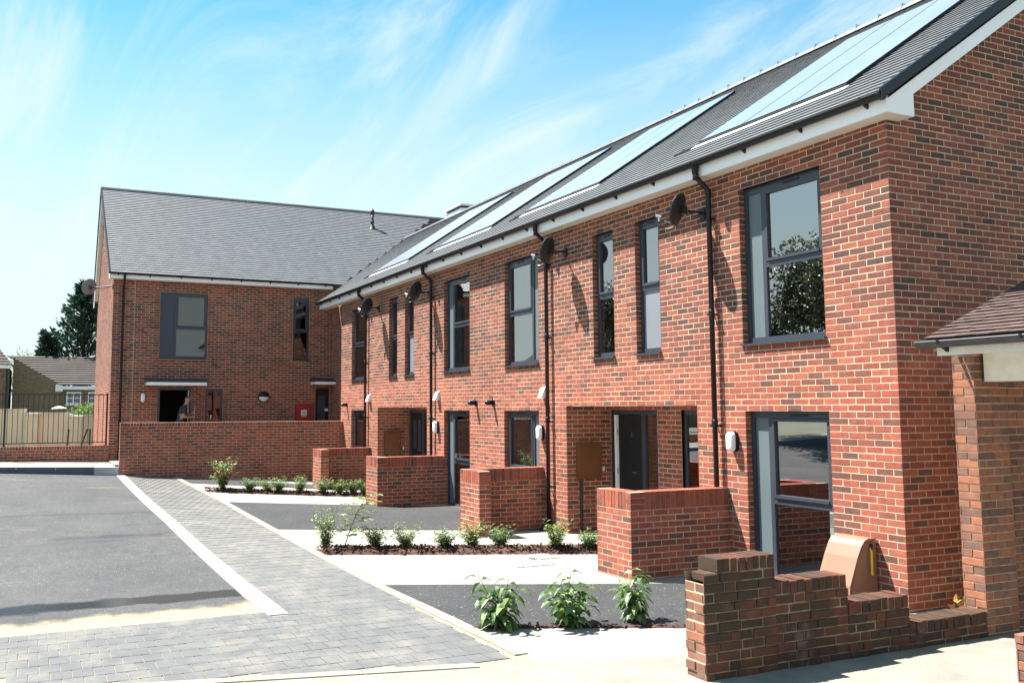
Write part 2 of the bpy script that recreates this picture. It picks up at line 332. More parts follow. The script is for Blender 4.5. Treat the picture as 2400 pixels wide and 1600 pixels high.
# ------------------------------------------------------------------ brickwork
def camd(q): return (V(q)-CP).length
def seen(q):
    d = V(q)-CP; z = d.dot(fwd)
    if z < .3: return False
    x = d.dot(r2)/z*2151.6+1075.8; y = 751.4-d.dot(u2)/z*2151.6
    return -15 < x < 2415 and -15 < y < 1615
BM = {}
def brickmesh(w, h, d, m, j=.003):
    k = (round(w, 3), round(h, 3), round(d, 3), m)
    if k not in BM:
        b = MB(); brickpiece(b, V((-w/2, 0, -h/2)), V((1, 0, 0)), w, h, d, .003, 0, 0)
        BM[k] = b.mesh('brick', M[m])
    return BM[k]
def brickpiece(b, o, u, w, h, d, c, bv, j):
    """brick face in the plane through o along u; outward n = (u.y,-u.x); d deep, arris chamfer c"""
    n = V((u.y, -u.x, 0)); Z = V((0, 0, 1))
    def q(a, z, e): return b.p(o+u*a+Z*z+n*e)
    k = [q(0, 0, -d), q(w, 0, -d), q(w, h, -d), q(0, h, -d), q(0, 0, -c), q(w, 0, -c), q(w, h, -c), q(0, h, -c), q(c, c, 0), q(w-c, c, 0), q(w-c, h-c, 0), q(c, h-c, 0)]
    b.idx(k[8:12], 0, bv)
    for i in range(4):
        e = (i+1) % 4
        b.idx((k[i], k[e], k[4+e], k[4+i]), 0, bv); b.idx((k[4+i], k[4+e], k[8+e], k[8+i]), 0, bv)
    if d > .03: b.idx((k[3], k[2], k[1], k[0]), 0, bv)
class Brickwork:
    def __init__(s, parent, m='brick', mo='mortar', limit=300, jit=.0012, name='wall'):
        s.parent = parent; s.m = m; s.mo = mo; s.pc = []; s.mort = MB(); s.limit = limit; s.jit = jit; s.name = name
    def wall(s, O, u, L, z0, z1, op=(), ztop=None, phase=0, zb=.025, rnd=0., mort=True, back=.0025, zbot=None):
        O = V((*O, 0)); u = V((*u, 0)).normalized(); n = V((u.y, -u.x, 0))
        k0 = math.floor((z0-zb)/.075+1e-6); k1 = math.ceil((z1-zb)/.075-1e-6)
        for k in range(k0, k1):
            za = max(z0, zb+k*.075+.0053); zc = min(z1, zb+k*.075+.0697)
            if zc-za < .02: continue
            zm = (za+zc)/2
            iv = [(0., L)]
            for (a, b, c, d) in op:
                if c-.01 < zm < d+.01:
                    nv = []
                    for (p, q) in iv:
                        if b <= p or a >= q: nv.append((p, q)); continue
                        if a > p: nv.append((p, a-.005))
                        if b < q: nv.append((b+.005, q))
                    iv = nv
            off = ((k+phase) % 2)*.1125
            if rnd: off += random.uniform(-.05, .05)
            for (p, q) in iv:
                a = -.225+off; run = []
                while a < q:
                    wl_ = .225
                    if rnd and random.random() < rnd: wl_ = .1125
                    x0 = max(p, a+.0053); x1 = min(q, a+wl_-.0053)
                    if x1-x0 > .004: run.append([x0, x1])
                    a += wl_
                if len(run) > 1 and run[0][1]-run[0][0] < .065: run[1][0] = run[0][0]; run.pop(0)
                if len(run) > 1 and run[-1][1]-run[-1][0] < .065: run[-2][1] = run[-1][1]; run.pop()
                for x0, x1 in run:
                    if x1-x0 > .012 and (ztop is None or zc < ztop((x0+x1)/2)):
                        s.pc.append((O+u*x0+V((0, 0, za)), u, x1-x0, zc-za, .014))
        if mort:
            us = sorted({0., L, *[t for (a, b, c, d) in op for t in (a, b) if 0 < t < L]}); zs = sorted({z0, z1, *[t for (a, b, c, d) in op for t in (c, d) if z0 < t < z1]})
            o2 = O-n*back
            for a, b in zip(us, us[1:]):
                for c, d in zip(zs, zs[1:]):
                    if any(A < (a+b)/2 < B and C_ < (c+d)/2 < D for (A, B, C_, D) in op): continue
                    if ztop is None: s.mort.face([o2+u*a+V((0, 0, c)), o2+u*b+V((0, 0, c)), o2+u*b+V((0, 0, d)), o2+u*a+V((0, 0, d))])
            if ztop is not None:
                ns = 24
                for i in range(ns):
                    a, b = L*i/ns, L*(i+1)/ns
                    s.mort.face([o2+u*a+V((0, 0, z0)), o2+u*b+V((0, 0, z0)), o2+u*b+V((0, 0, min(z1, ztop(b)))), o2+u*a+V((0, 0, min(z1, ztop(a))))])
    def soldier(s, O, u, L, z, h=.215, w=.065, d=.215):
        O = V((*O, 0)); u = V((*u, 0)).normalized(); k = max(1, round(L/(w+.01))); st = L/k
        for i in range(k): s.pc.append((O+u*(i*st+.005)+V((0, 0, z)), u, st-.01, h, d))
    def finish(s):
        mo = s.mort.build(s.name, M[s.mo], s.parent)
        cand = sorted([i for i, q in enumerate(s.pc) if seen(q[0]) and q[2] > .05], key=lambda i: camd(s.pc[i][0])-3*s.pc[i][2])
        ind = set(cand[:s.limit]); b = MB(); nst = 0
        for i, (o, u, w, h, d) in enumerate(s.pc):
            n = V((u.y, -u.x, 0)); e = random.uniform(-s.jit, s.jit)
            if i in ind:
                hh = round(h, 3) if abs(h-.0644) > .002 else .0644; ww = .2144 if abs(w-.2144) < .004 else (.1025 if abs(w-.1025) < .004 else round(w, 2) if w > .06 else round(w, 3))
                ob = bpy.data.objects.new('brick', brickmesh(ww, hh, d, s.m)); COL.objects.link(ob)
                ob.location = o+u*(w/2)+V((0, 0, h/2))+n*e; ob.rotation_euler = (0, random.uniform(-1, 1)*s.jit*2, math.atan2(u.y, u.x)); adopt(ob, mo)
            else:
                nst += 1; brickpiece(b, o+n*e, u, w, h, d, .003, random.random()*.98+.01, 0)
        if nst:
            tag(b.build('brickwork', M[s.m], mo), kind='stuff')
        return mo
# ------------------------------------------------------------------ ground sheets
def sheet(name, m, pts_rows, dz, kind='structure', label=None, cat=None, parent=None):
    """rows of (x,y); draped on the ground height"""
    b = MB(); g = [[b.p((x, y, H(x, y)+dz)) for (x, y) in r] for r in pts_rows]
    for A, B in zip(g, g[1:]):
        for i in range(len(A)-1): b.idx((A[i], A[i+1], B[i+1], B[i]))
    o = b.build(name, m, parent); tag(o, label, cat, kind=kind); return o
def span(a, b, n): return [a+(b-a)*i/n for i in range(n+1)]
def grid(xa, xb, ya, yb, nx, ny): return [[(x, y) for x in span(xa, xb, nx)] for y in span(ya, yb, ny)]
xs = [-900, -300, -120, -70, -50, -40, -30]+span(-25, 8, 33)+[12, 20, 40, 120, 400]
ys = [-900, -300, -120, -60, -40, -30, -20]+span(-14, 2, 32)+[6, 12, 30, 80, 300, 900]
tag(sheet('ground', M['soil'], [[(x, y) for x in xs] for y in ys], -.06), 'bare earth and grass beyond the paved court')
tag(sheet('tarmac_court', M['court'], grid(-19.02, -2.95, -60, -5.98, 60, 60), 0.), 'grey tarmac court with wet streak and sand along its edge')
kerbR = [(-19.1, -4.72), (-17.2, -4.62), (-13.3, -4.45), (-9.1, -4.42), (-3.7, -4.43), (-1.2, -4.37), (-.3, -4.37)]
kerbL = [(-19.1, -6.16), (-14.6, -6.08), (-10.5, -5.99), (-6.1, -5.97), (-2.7, -5.95)]
def yat(L, x):
    for (a, b), (c, d) in zip(L, L[1:]):
        if x <= c: return b+(d-b)*(max(x, a)-a)/(c-a)
    return L[-1][1]
KX = .45
def strip(name, m, xa, xb, dz, lab, y1=.9, wav=0., **kw):
    """forecourt strip running back from the path edge to the houses; xa, xb measured at the edge"""
    rows = []
    NJ = max(4, int((xb-xa)*3))
    for i in range(31):
        r = []
        for j in range(NJ+1):
            xk = xa+(xb-xa)*j/NJ; y0 = yat(kerbR, xk)+.02; y = y0+(y1-y0)*i/30; r.append((xk+KX*(y-y0), y))
        rows.append(r)
    return tag(sheet(name, m, rows, dz, **kw), lab)
strip('concrete_path', M['conc'], -21, .55, .004, 'pale concrete forecourt in front of the terraced houses')
strip('parking_bay', M['tar'], -3.75, -1.36, .012, 'dark tarmac bay nearest the old stepped wall', y1=-.02)
strip('parking_bay', M['tar'], -13.35, -9.1, .012, 'dark tarmac bay between the two middle porch walls', y1=-.02)
strip('parking_bay', M['tar'], -19.0, -17.5, .012, 'dark tarmac bay at the foot of the long ramp wall', y1=-.02)
# kerbs
def kerbrun(name, pts, wd, z0, z1, m, lab, step=.915, gap=.006, side=1):
    t = thing(name, None, None, (pts[0][0], pts[0][1], 0)); tag(t, lab, kind='structure')
    x = pts[0][0]; k = 0
    while x < pts[-1][0]-.05:
        xe = min(x+step-gap, pts[-1][0]); ya, yb = yat(pts, x), yat(pts, xe); b = MB()
        ha, hb = H(x, ya), H(xe, yb); e = random.uniform(-.002, .002)
        b.hexa([(x, ya, ha+z0), (xe, yb, hb+z0), (xe, yb+wd*side, hb+z0), (x, ya+wd*side, ha+z0), (x, ya, ha+z1+e), (xe, yb, hb+z1+e), (xe, yb+wd*side, hb+z1+e), (x, ya+wd*side, ha+z1+e)] if side > 0 else
               [(x, ya+wd*side, ha+z0), (xe, yb+wd*side, hb+z0), (xe, yb, hb+z0), (x, ya, ha+z0), (x, ya+wd*side, ha+z1+e), (xe, yb+wd*side, hb+z1+e), (xe, yb, hb+z1+e), (x, ya, ha+z1+e)])
        b.build('kerb_stone', m, t); x += step; k += 1
kerbrun('channel_kerb', kerbL, .20, -.05, .012, M['kerb'], 'flush white concrete kerb between tarmac court and paved path')
M['edging'] = concmat('pale_edging', (.285, .26, .205), (.24, .215, .17), 3.)
kerbrun('edging_kerb', [(a, b-.035) for a, b in kerbR], .13, -.05, .013, M['edging'], 'narrow sandy edging between paved path and forecourt', side=1)
# block paving
def paving():
    sb = sheet('paved_path', M['sand'], [[(x, yat(kerbL, x)+.2) for x in span(-19.1, -2.7, 30)], [(x, -5.1) for x in span(-19.1, -2.7, 30)], [(x, yat(kerbR, x)) for x in span(-19.1, -2.7, 30)]], .002)
    tag(sb, 'grey block paved path with sandy joints along the forecourt')
    sb2 = sheet('paved_apron', M['sand'], grid(-3.0, .45, -60, -4.345, 14, 60), .001)
    tag(sb2, 'grey block paved apron at the mouth of the tarmac court')
    P_ = []
    w, d = .16, .24
    for i in range(-80, 3):
        x0 = i*d; off = (i % 2)*w/2
        for j in range(-90, -26):
            y0 = j*w+off; xc, yc = x0+d/2, y0+w/2
            xa, xb, ya, yb = x0+.003, x0+d-.003, y0+.003, y0+w-.003
            inA = xc < -2.9 and yat(kerbL, xc)+.16 < yc and yc < yat(kerbR, xc)+.06
            xl = -.64+(yc+6.67)*.235; inB = -2.9 < xc < min(-.1, xl) and yc < -4.42 and not (yc > -6.0 and yc < -5.72 and xc < -2.7)
            if not (inA or inB): continue
            if inA: ya = max(ya, yat(kerbL, xa)+.204, yat(kerbL, xb)+.204); yb = min(yb, yat(kerbR, xa)-.003, yat(kerbR, xb)-.003)
            else: yb = min(yb, -4.46); xb = min(xb, xl-.01)
            if yb-ya < .03 or xb-xa < .04: continue
            if not seen((xc, yc, H(xc, yc))): continue
            P_.append((xa, xb, ya, yb, inA))
    P_.sort(key=lambda q: camd((q[0], q[2], 0)))
    st = {True: MB(), False: MB()}; cache = {}
    for i, (xa, xb, ya, yb, inA) in enumerate(P_):
        z = H((xa+xb)/2, (ya+yb)/2); e = random.uniform(-.0012, .0012); par = sb if inA else sb2
        def shape(b, xa, xb, ya, yb, zl, zh, bv):
            c = .003
            k = [b.p(q) for q in ((xa, ya, zl), (xb, ya, zl), (xb, yb, zl), (xa, yb, zl), (xa, ya, zh-c), (xb, ya, zh-c), (xb, yb, zh-c), (xa, yb, zh-c), (xa+c, ya+c, zh), (xb-c, ya+c, zh), (xb-c, yb-c, zh), (xa+c, yb-c, zh))]
            b.idx(k[8:12], 0, bv)
            for t in range(4):
                f = (t+1) % 4; b.idx((k[t], k[f], k[4+f], k[4+t]), 0, bv); b.idx((k[4+t], k[4+f], k[8+f], k[8+t]), 0, bv)
        if i < 300:
            key = (round(xb-xa, 3), round(yb-ya, 3))
            if key not in cache:
                b = MB(); shape(b, -key[0]/2, key[0]/2, -key[1]/2, key[1]/2, -.012, .009, 0); cache[key] = b.mesh('paver', M['paver'])
            o = bpy.data.objects.new('paver', cache[key]); COL.objects.link(o); o.location = ((xa+xb)/2, (ya+yb)/2, z+e); o.rotation_euler = (random.uniform(-.006, .006), random.uniform(-.006, .006), random.uniform(-.01, .01)); adopt(o, par)
        else:
            b = st[inA]; shape(b, xa, xb, ya, yb, z-.01, z+.009+e, random.random())
    for k, b in st.items():
        if b.f: tag(b.build('pavers', M['paver'], sb if k else sb2), kind='stuff')
paving()
# sandy foreground and its kerb
def fx(y): return -.64+(y+6.67)*.235
tag(sheet('sandy_verge', M['sandy'], [[(x if x > -.5 else fx(y)+.1, y) for x in (-1, .4, 1, 2, 4, 8, 20)] for y in span(-30, -3.1, 40)], .008), 'dusty pale ground in front of the old wall')
tag(sheet('sandy_yard', M['sandy'], grid(.98, 14, -3.12, 4, 20, 24), .0075), 'dusty ground beside the old porch')
t = thing('front_kerb', None, None, (-.2, -5, 0)); tag(t, 'flush pale kerb along the near edge of the block paving', kind='structure')
y = -13.
while y < -4.9:
    b = MB(); ya, yb = y, y+.9
    b.hexa([(fx(ya), ya, -.05), (fx(ya)+.12, ya, -.05), (fx(yb)+.12, yb, -.05), (fx(yb), yb, -.05), (fx(ya), ya, .017), (fx(ya)+.12, ya, .017), (fx(yb)+.12, yb, .017), (fx(yb), yb, .017)])
    b.build('kerb_stone', M['edging'], t); y += .908
# ------------------------------------------------------------------ roof tiles
def rooftiles(parent, m, O, u, s, L, SL, keep, limit=300, gauge=.15, tw=.165, th=.024, jit=.0008, name='roof'):
    O = V(O); u = V(u).normalized(); s = V(s).normalized(); n = u.cross(s).normalized()
    if n.z < 0: n = -n
    T = []
    for j in range(int(SL/gauge)+1):
        b0 = j*gauge; b1 = min(SL, b0+gauge)
        if b1-b0 < .03: continue
        off = (j % 2)*tw/2
        i = -1
        while i*tw+off < L:
            a0 = max(0, i*tw+off+.002); a1 = min(L, (i+1)*tw+off-.002); i += 1
            if a1-a0 < .03: continue
            c = O+u*(a0+a1)/2+s*(b0+b1)/2
            if keep(c): T.append((a0, a1, b0, b1, c))
    def shape(bb, a0, a1, b0, b1, f, e, bv):
        q = lambda a, b, h: bb.p(f(a, b, h))
        k = [q(a0, b0, .007), q(a1, b0, .007), q(a1, b1+.03, 0), q(a0, b1+.03, 0), q(a0, b0, th+e), q(a1, b0, th+e), q(a1, b1+.03, .004), q(a0, b1+.03, .004)]
        for t in ((4, 5, 6, 7), (0, 1, 5, 4), (1, 2, 6, 5), (3, 0, 4, 7)): bb.idx([k[z] for z in t], 0, bv)
    deck = MB(); st = MB()
    T.sort(key=lambda t: camd(t[4]) if seen(t[4]) else 999)
    Rm = Matrix(((u.x, s.x, n.x, 0), (u.y, s.y, n.y, 0), (u.z, s.z, n.z, 0), (0, 0, 0, 1)))
    flip = Rm.determinant() < 0
    me0 = None; dk = []
    for i, (a0, a1, b0, b1, c) in enumerate(T):
        deck.face([O+u*a+s*b-n*.002 for a, b in ((a0-.003, b0), (a1+.003, b0), (a1+.003, b1+.005), (a0-.003, b1+.005))])
        full = abs(a1-a0-tw+.004) < 1e-4 and abs(b1-b0-gauge) < 1e-4
        if full and len(dk) < limit: dk.append((a0, b0))
        else: shape(st, a0, a1, b0, b1, lambda a, b, h: O+u*a+s*b+n*h, random.uniform(-jit, jit), random.random()*.98+.01)
    dko = deck.build(name, M['deck'], parent)
    if st.f: tag(st.build('tiles', M[m], dko), kind='stuff')
    if dk:
        b = MB(); shape(b, 0, tw-.004, 0, gauge, lambda a, b_, h: V((a, b_, h)), 0, 0); me0 = b.mesh('tile', M[m])
        for a0, b0 in dk:
            o = bpy.data.objects.new('tile', me0); COL.objects.link(o); adopt(o, dko)
            o.matrix_basis = Matrix.Translation(O+u*a0+s*b0+n*random.uniform(0, jit)) @ Rm
    return dko
# ------------------------------------------------------------------ windows and doors
def win(parent, O, u, w, z0, z1, side=None, trans=.5, mid=True, name='window', sill=True, glass='glass', low=None, rec=.085, sw=.30, panel='panel', vent=True):
    """frame, panes, sill of one opening; O = outer left corner in plan, side: 'L'/'R' narrow infill panel"""
    O = V((*O, 0)); u = V((*u, 0)); n = V((u.y, -u.x, 0)); F = .062
    def T(b): b.tr = lambda q: O+u*q.x-n*q.y+V((0, 0, q.z)); return b
    zs = z0+(.035 if sill else .0)
    f = T(MB()); y0, y1 = rec, rec+.06
    xl, xr = .004, w-.004
    f.box((xl, y0, zs), (xl+F, y1, z1-.004)); f.box((xr-F, y0, zs), (xr, y1, z1-.004))
    f.box((xl+F, y0, z1-F-.024), (xr-F, y1, z1-.004)); f.box((xl+F, y0, zs), (xr-F, y1, zs+F))
    a, b = xl+F, xr-F
    if side == 'L': f.box((xl+F+sw-.06, y0, zs+F), (xl+F+sw, y1, z1-F-.024)); pa, pb = a, xl+F+sw-.06; a = xl+F+sw
    elif side == 'R': f.box((xr-F-sw, y0, zs+F), (xr-F-sw+.06, y1, z1-F-.024)); pa, pb = xr-F-sw+.06, b; b = xr-F-sw
    zm = zs+F+(z1-F-.024-zs-F)*trans
    if mid: f.box((a, y0-.003, zm-.035), (b, y1, zm+.035))
    root = f.build(name, M['frame'], parent)
    if side:
        q = T(MB()); q.box((pa, y0+.022, zs+F), (pb, y0+.03, z1-F-.024)); q.build('infill_panel', M[panel], root)
    def pane(za, zb, sash, gl):
        aa, bb = a, b
        if sash:
            s_ = T(MB()); k = .042; ys = y0-.012
            s_.box((a+.004, ys, za+.004), (a+k, y1-.012, zb-.004)); s_.box((b-k, ys, za+.004), (b-.004, y1-.012, zb-.004))
            s_.box((a+k, ys, zb-k), (b-k, y1-.012, zb-.004)); s_.box((a+k, ys-.012, za+.004), (b-k, y1-.012, za+k))
            s_.build('sash', M['frame'], root); aa += k; bb -= k; za += k; zb -= k
        q = T(MB()); q.face([(aa, y0+.022, za), (bb, y0+.022, za), (bb, y0+.022, zb), (aa, y0+.022, zb)]); q.build('pane', M[gl], root)
    if mid: pane(zm+.035, z1-F-.024, True, glass); pane(zs+F, zm-.035, False, low or glass)
    else: pane(zs+F, z1-F-.024, False, glass)
    if sill:
        q = T(MB()); q.hexa([(-.02, -.045, z0-.002), (w+.02, -.045, z0-.002), (w+.02, y1, z0+.004), (-.02, y1, z0+.004), (-.02, -.045, z0+.022), (w+.02, -.045, z0+.022), (w+.02, y1, z0+.036), (-.02, y1, z0+.036)]); q.build('sill', M['frame'], root)
    if vent and w > .5:
        q = T(MB()); c = (a+b)/2; q.box((c-.13*min(1, w), y0-.016, z1-.062), (c+.13*min(1, w), y0-.001, z1-.042)); q.build('trickle_vent', M['black'], root)
    return root
def room(parent, x0, x1, y0, y1, z0, z1, m='room'):
    b = MB(); c = [(x, y, z) for z in (z0, z1) for y in (y0, y1) for x in (x0, x1)]
    for q in ((0, 1, 3, 2), (4, 6, 7, 5), (0, 2, 6, 4), (1, 5, 7, 3), (2, 3, 7, 6)): b.face([c[i] for i in q])
    return b.build('interior', M[m], parent)
# ------------------------------------------------------------------ terraced row
ROW = thing('terraced_house_row', 'long red brick terrace with grey tiled roof, anthracite windows and white fascia', 'house', (-9.6, 0, 0))
XL = -19.2375
bw = Brickwork(ROW)
FF = [(-2.295, -.945, 'L'), (-4.575, -3.99, None), (-5.745, -5.16, None), (-8.84, -7.54, 'R'), (-11.74, -10.42, 'L'), (-14.11, -13.525, None), (-15.22, -14.635, None), (-18.25, -16.95, 'R')]
GF = [(-2.295, -.945, 'L'), (-8.89, -7.56, 'R'), (-11.74, -10.44, 'L'), (-18.25, -16.95, 'R')]
PO = [(-6.62, -3.235), (-16.04, -12.72)]
op = [(a-XL, b-XL, 2.875, 4.9) for a, b, s in FF]+[(a-XL, b-XL, 0.0, 2.05) for a, b, s in GF]+[(a-XL, b-XL, -.3, 2.125) for a, b in PO]
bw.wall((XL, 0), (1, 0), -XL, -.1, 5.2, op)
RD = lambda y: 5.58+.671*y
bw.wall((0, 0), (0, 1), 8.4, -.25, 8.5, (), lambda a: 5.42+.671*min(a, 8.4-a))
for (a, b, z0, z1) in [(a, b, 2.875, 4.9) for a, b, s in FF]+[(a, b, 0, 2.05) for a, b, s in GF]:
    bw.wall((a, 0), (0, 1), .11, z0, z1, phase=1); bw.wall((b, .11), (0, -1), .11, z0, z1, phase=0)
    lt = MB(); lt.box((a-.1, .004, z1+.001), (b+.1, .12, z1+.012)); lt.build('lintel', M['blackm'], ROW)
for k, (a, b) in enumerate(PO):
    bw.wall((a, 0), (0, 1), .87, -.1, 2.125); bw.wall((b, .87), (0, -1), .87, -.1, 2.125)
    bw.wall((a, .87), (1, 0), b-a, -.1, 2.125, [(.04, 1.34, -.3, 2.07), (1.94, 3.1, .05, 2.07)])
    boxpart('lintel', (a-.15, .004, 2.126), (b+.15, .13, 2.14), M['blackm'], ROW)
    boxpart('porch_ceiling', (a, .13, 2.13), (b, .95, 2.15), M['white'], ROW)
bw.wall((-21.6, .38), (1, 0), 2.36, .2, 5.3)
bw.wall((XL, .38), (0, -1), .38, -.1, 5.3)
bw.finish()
# floors inside / rooms
for a, b in ((-2.75, -.25), (-6.3, -3.5), (-9.45, -7.0), (-12.3, -9.85), (-15.8, -13.0), (-18.9, -16.3)):
    room(ROW, a, b, .15, 3.4, 2.62, 5.15)
for a, b in ((-2.75, -.25), (-9.45, -7.0), (-12.3, -9.85), (-18.9, -16.3)): room(ROW, a, b, .15, 3.4, -.02, 2.3)
for a, b in PO: room(ROW, a, b, 1.03, 3.4, -.02, 2.3)
def blind(a, b, z0, z1, y=.20):
    q = MB(); k = max(3, int((b-a)/.09))
    for i in range(k):
        xa, xb = a+(b-a)*i/k, a+(b-a)*(i+.96)/k; q.face([(xa, y, z0), (xb, y+.012, z0), (xb, y+.012, z1), (xa, y, z1)])
    q.build('blind', M['blind'], ROW)
M['blind'] = mat('pale_blind', (.62, .60, .56), .9, .04, 1.)
for i, z0, z1 in ((7, 2.9, 4.85), (6, 2.9, 4.85), (5, 2.9, 4.85), (4, 2.9, 3.85), (3, 2.9, 3.7), (2, 2.9, 3.6)): blind(FF[i][0]+.05, FF[i][1]-.05, z0, z1)
blind(-8.85, -8.25, .05, 2.0, .22); blind(-18.2, -17.0, .05, 2.0, .22)
for i, (a, b, s) in enumerate(FF):
    if s: win(ROW, (a, 0), (1, 0), b-a, 2.875, 4.9, s, .49)
    else: win(ROW, (a, 0), (1, 0), b-a, 2.875, 4.9, None, .49, low='frost' if i in (1, 5) else None)
for i, (a, b, s) in enumerate(GF):
    w = win(ROW, (a, 0), (1, 0), b-a, 0.0, 2.05, s, .47, name='glazed_door', sill=False)
    boxpart('threshold', (a+.01, -.06, -.03), (b-.01, .08, .018), M['steel'], ROW)
    if s == 'L' and i:
        q = MB(); q.box((a+.47, .045, .98), (a+.50, .085, 1.14)); q.tube([(a+.485, .05, 1.06), (a+.485, .02, 1.06), (a+.6, .02, 1.06)], .009, 6); q.build('door_handle', M['steel'], w)
# porch doors and windows
for k, (a, b) in enumerate(PO):
    d = MB(); y0, y1 = .90, .97; x0, x1 = a+.044, a+1.336
    for lo, hi in (((x0, y0, 0), (x0+.07, y1, 2.066)), ((x1-.06, y0, 0), (x1, y1, 2.066)), ((x0+.07, y0, 1.98), (x1-.06, y1, 2.066)), ((x0+.83, y0, 0), (x0+.92, y1, 1.98))): d.box(lo, hi)
    dr = d.build('entrance_door', M['frame'], ROW)
    q = MB(); hx = x0+.11
    if k == 0:   # leaf standing slightly ajar, pale edge with hinges
        boxpart('door_jamb', (x0+.071, .885, .01), (x0+.125, .96, 1.975), M['white'], dr)
        q.box((x0+.14, .925, .02), (x0+.826, .968, 1.97))
        for z in (.35, 1.02, 1.68):
            h = MB(); h.tube([(x0+.132, .895, z-.05), (x0+.132, .895, z+.05)], .012, 8); h.build('hinge', M['steel'], dr)
    else: q.box((x0+.072, .92, .02), (x0+.826, .965, 1.978))
    q.build('door_leaf', M['door'], dr)
    if k == 1:
        for xx in (x0+.2, x0+.52):
            g = MB(); g.box((xx, .912, 1.05), (xx+.2, .919, 1.8)); g.box((xx, .912, .2), (xx+.2, .919, .85)); g.build('door_panel', M['frame'], dr)
    h = MB(); h.tube([(x0+.74, .905, 1.03), (x0+.74, .86, 1.03), (x0+.62, .86, 1.03)], .01, 8); h.build('door_handle', M['steel'], dr)
    h = MB(); h.box((x0+.39, .895, 1.50), (x0+.415, .905, 1.525)); h.build('spy_hole', M['steel'], dr)
    g = MB(); g.face([(x0+.92, .93, .02), (x1-.06, .93, .02), (x1-.06, .93, 1.98), (x0+.92, .93, 1.98)]); g.build('side_light', M['glass'], dr)
    win(ROW, (a+1.94, .87), (1, 0), 1.16, .05, 2.07, None, .5, mid=False, sill=False, rec=.05)
    boxpart('threshold', (x0, .85, -.03), (x1, .95, .015), M['steel'], ROW)
# number 2 on the near door
fc = bpy.data.curves.new('door_number', 'FONT'); fc.body = '2'; fc.size = .10; fc.extrude = .003; fc.align_x = 'CENTER'
fo = bpy.data.objects.new('tmp', fc); COL.objects.link(fo); dg = bpy.context.evaluated_depsgraph_get(); me = bpy.data.meshes.new_from_object(fo.evaluated_get(dg)); bpy.data.objects.remove(fo)
me.materials.clear(); me.materials.append(M['steel']); no = bpy.data.objects.new('door_number', me); COL.objects.link(no); no.location = (-6.05, .921, 1.62); no.rotation_euler = (math.pi/2, 0, math.radians(4)); adopt(no, ROW)
# eaves, verge
b = MB(); b.box((-20.8, -.222, 5.165), (.2, -.2, 5.36)); fas = b.build('fascia', M['white'], ROW)
for x in (-4.6, -9.3, -13.9, -18.2): boxpart('fascia_joint', (x, -.2245, 5.17), (x+.035, -.2225, 5.355), M['white'], fas)
b = MB(); b.box((-20.8, -.2, 5.166), (-.001, .012, 5.178)); b.box((0.001, -.2, 5.166), (.178, .19, 5.178)); b.build('soffit', M['soffit'], ROW)
def prism(poly, x0, x1, name, m, parent, ax=0):
    b = MB(); k = len(poly); f = (lambda q, x: (x, q[0], q[1])) if ax == 0 else (lambda q, x: (q[0], x, q[1]))
    A = [b.p(f(q, x0)) for q in poly]; B = [b.p(f(q, x1)) for q in poly]
    b.idx(A[::-1]); b.idx(B)
    for i in range(k): b.idx((A[i], A[(i+1) % k], B[(i+1) % k], B[i]))
    return b.build(name, m, parent)
RZ, RY = 8.40, 4.2
prism([(-.2, 5.165), (.19, 5.165), (.19, 5.41), (4.2, 8.10), (8.21, 5.41), (8.21, 5.165), (8.6, 5.165), (8.6, 5.40), (4.2, 8.27), (-.2, 5.31)], .18, .2, 'bargeboard', M['white'], ROW)
for s_ in (0, 1):
    ya = (.19, 4.2) if s_ == 0 else (8.21, 4.2)
    b = MB(); b.hexa([(0.004, ya[0], 5.412), (.18, ya[0], 5.412), (.18, ya[1], 8.102), (.004, ya[1], 8.102), (.004, ya[0], 5.43), (.18, ya[0], 5.43), (.18, ya[1], 8.12), (.004, ya[1], 8.12)]); b.build('verge_soffit', M['soffit'], ROW)
prism([(-.33, 5.27), (4.2, 8.295), (8.73, 5.27), (8.73, 5.40), (4.2, 8.435), (-.33, 5.40)], .19, .245, 'verge_cap', M['black'], ROW)
prism([(-.33, 5.30), (.8, 6.06), (.8, 6.14), (-.33, 5.40)], -20.83, -20.78, 'verge_cap', M['black'], ROW)
def gutter(parent, p0, p1, r=.058, step=.95, dn=V((0, 0, -1)), back=V((0, 1, 0)), bm='black'):
    p0, p1 = V(p0), V(p1); L = (p1-p0).length; d = (p1-p0)/L
    b = MB(); g0 = None
    prof = [(math.cos(t), math.sin(t)) for t in [math.pi+math.pi*i/10 for i in range(11)]]
    for rr, fl in ((r, 0), (r-.006, 1)):
        A = [b.p(p0+back*q[0]*rr+V((0, 0, q[1]*rr))) for q in prof]; B = [b.p(p1+back*q[0]*rr+V((0, 0, q[1]*rr))) for q in prof]
        for i in range(10): b.idx((A[i], B[i], B[i+1], A[i+1]) if not fl else (A[i+1], B[i+1], B[i], A[i]))
    b.tube([p0-back*r, p1-back*r], .006, 5); b.tube([p0+back*r, p1+back*r], .006, 5)
    for q in (p0, p1):
        C_ = [b.p(q+back*w_[0]*r+V((0, 0, w_[1]*r))) for w_ in prof]; b.idx(C_)
    go = b.build('gutter', M[bm], parent, False); k = int(L/step)
    for i in range(k+1):
        c = p0+d*(.25+i*(L-.5)/max(1, k)); e = d*.014; q = MB()
        q.hexa([c-e-back*(r+.007)+V((0, 0, -.02)), c+e-back*(r+.007)+V((0, 0, -.02)), c+e+back*(.07)+V((0, 0, -.10)), c-e+back*(.07)+V((0, 0, -.10)), c-e-back*(r+.007)+V((0, 0, .01)), c+e-back*(r+.007)+V((0, 0, .01)), c+e+back*.07+V((0, 0, .0)), c-e+back*.07+V((0, 0, .0))])
        q.build('gutter_bracket', M['black'], go)
    return go
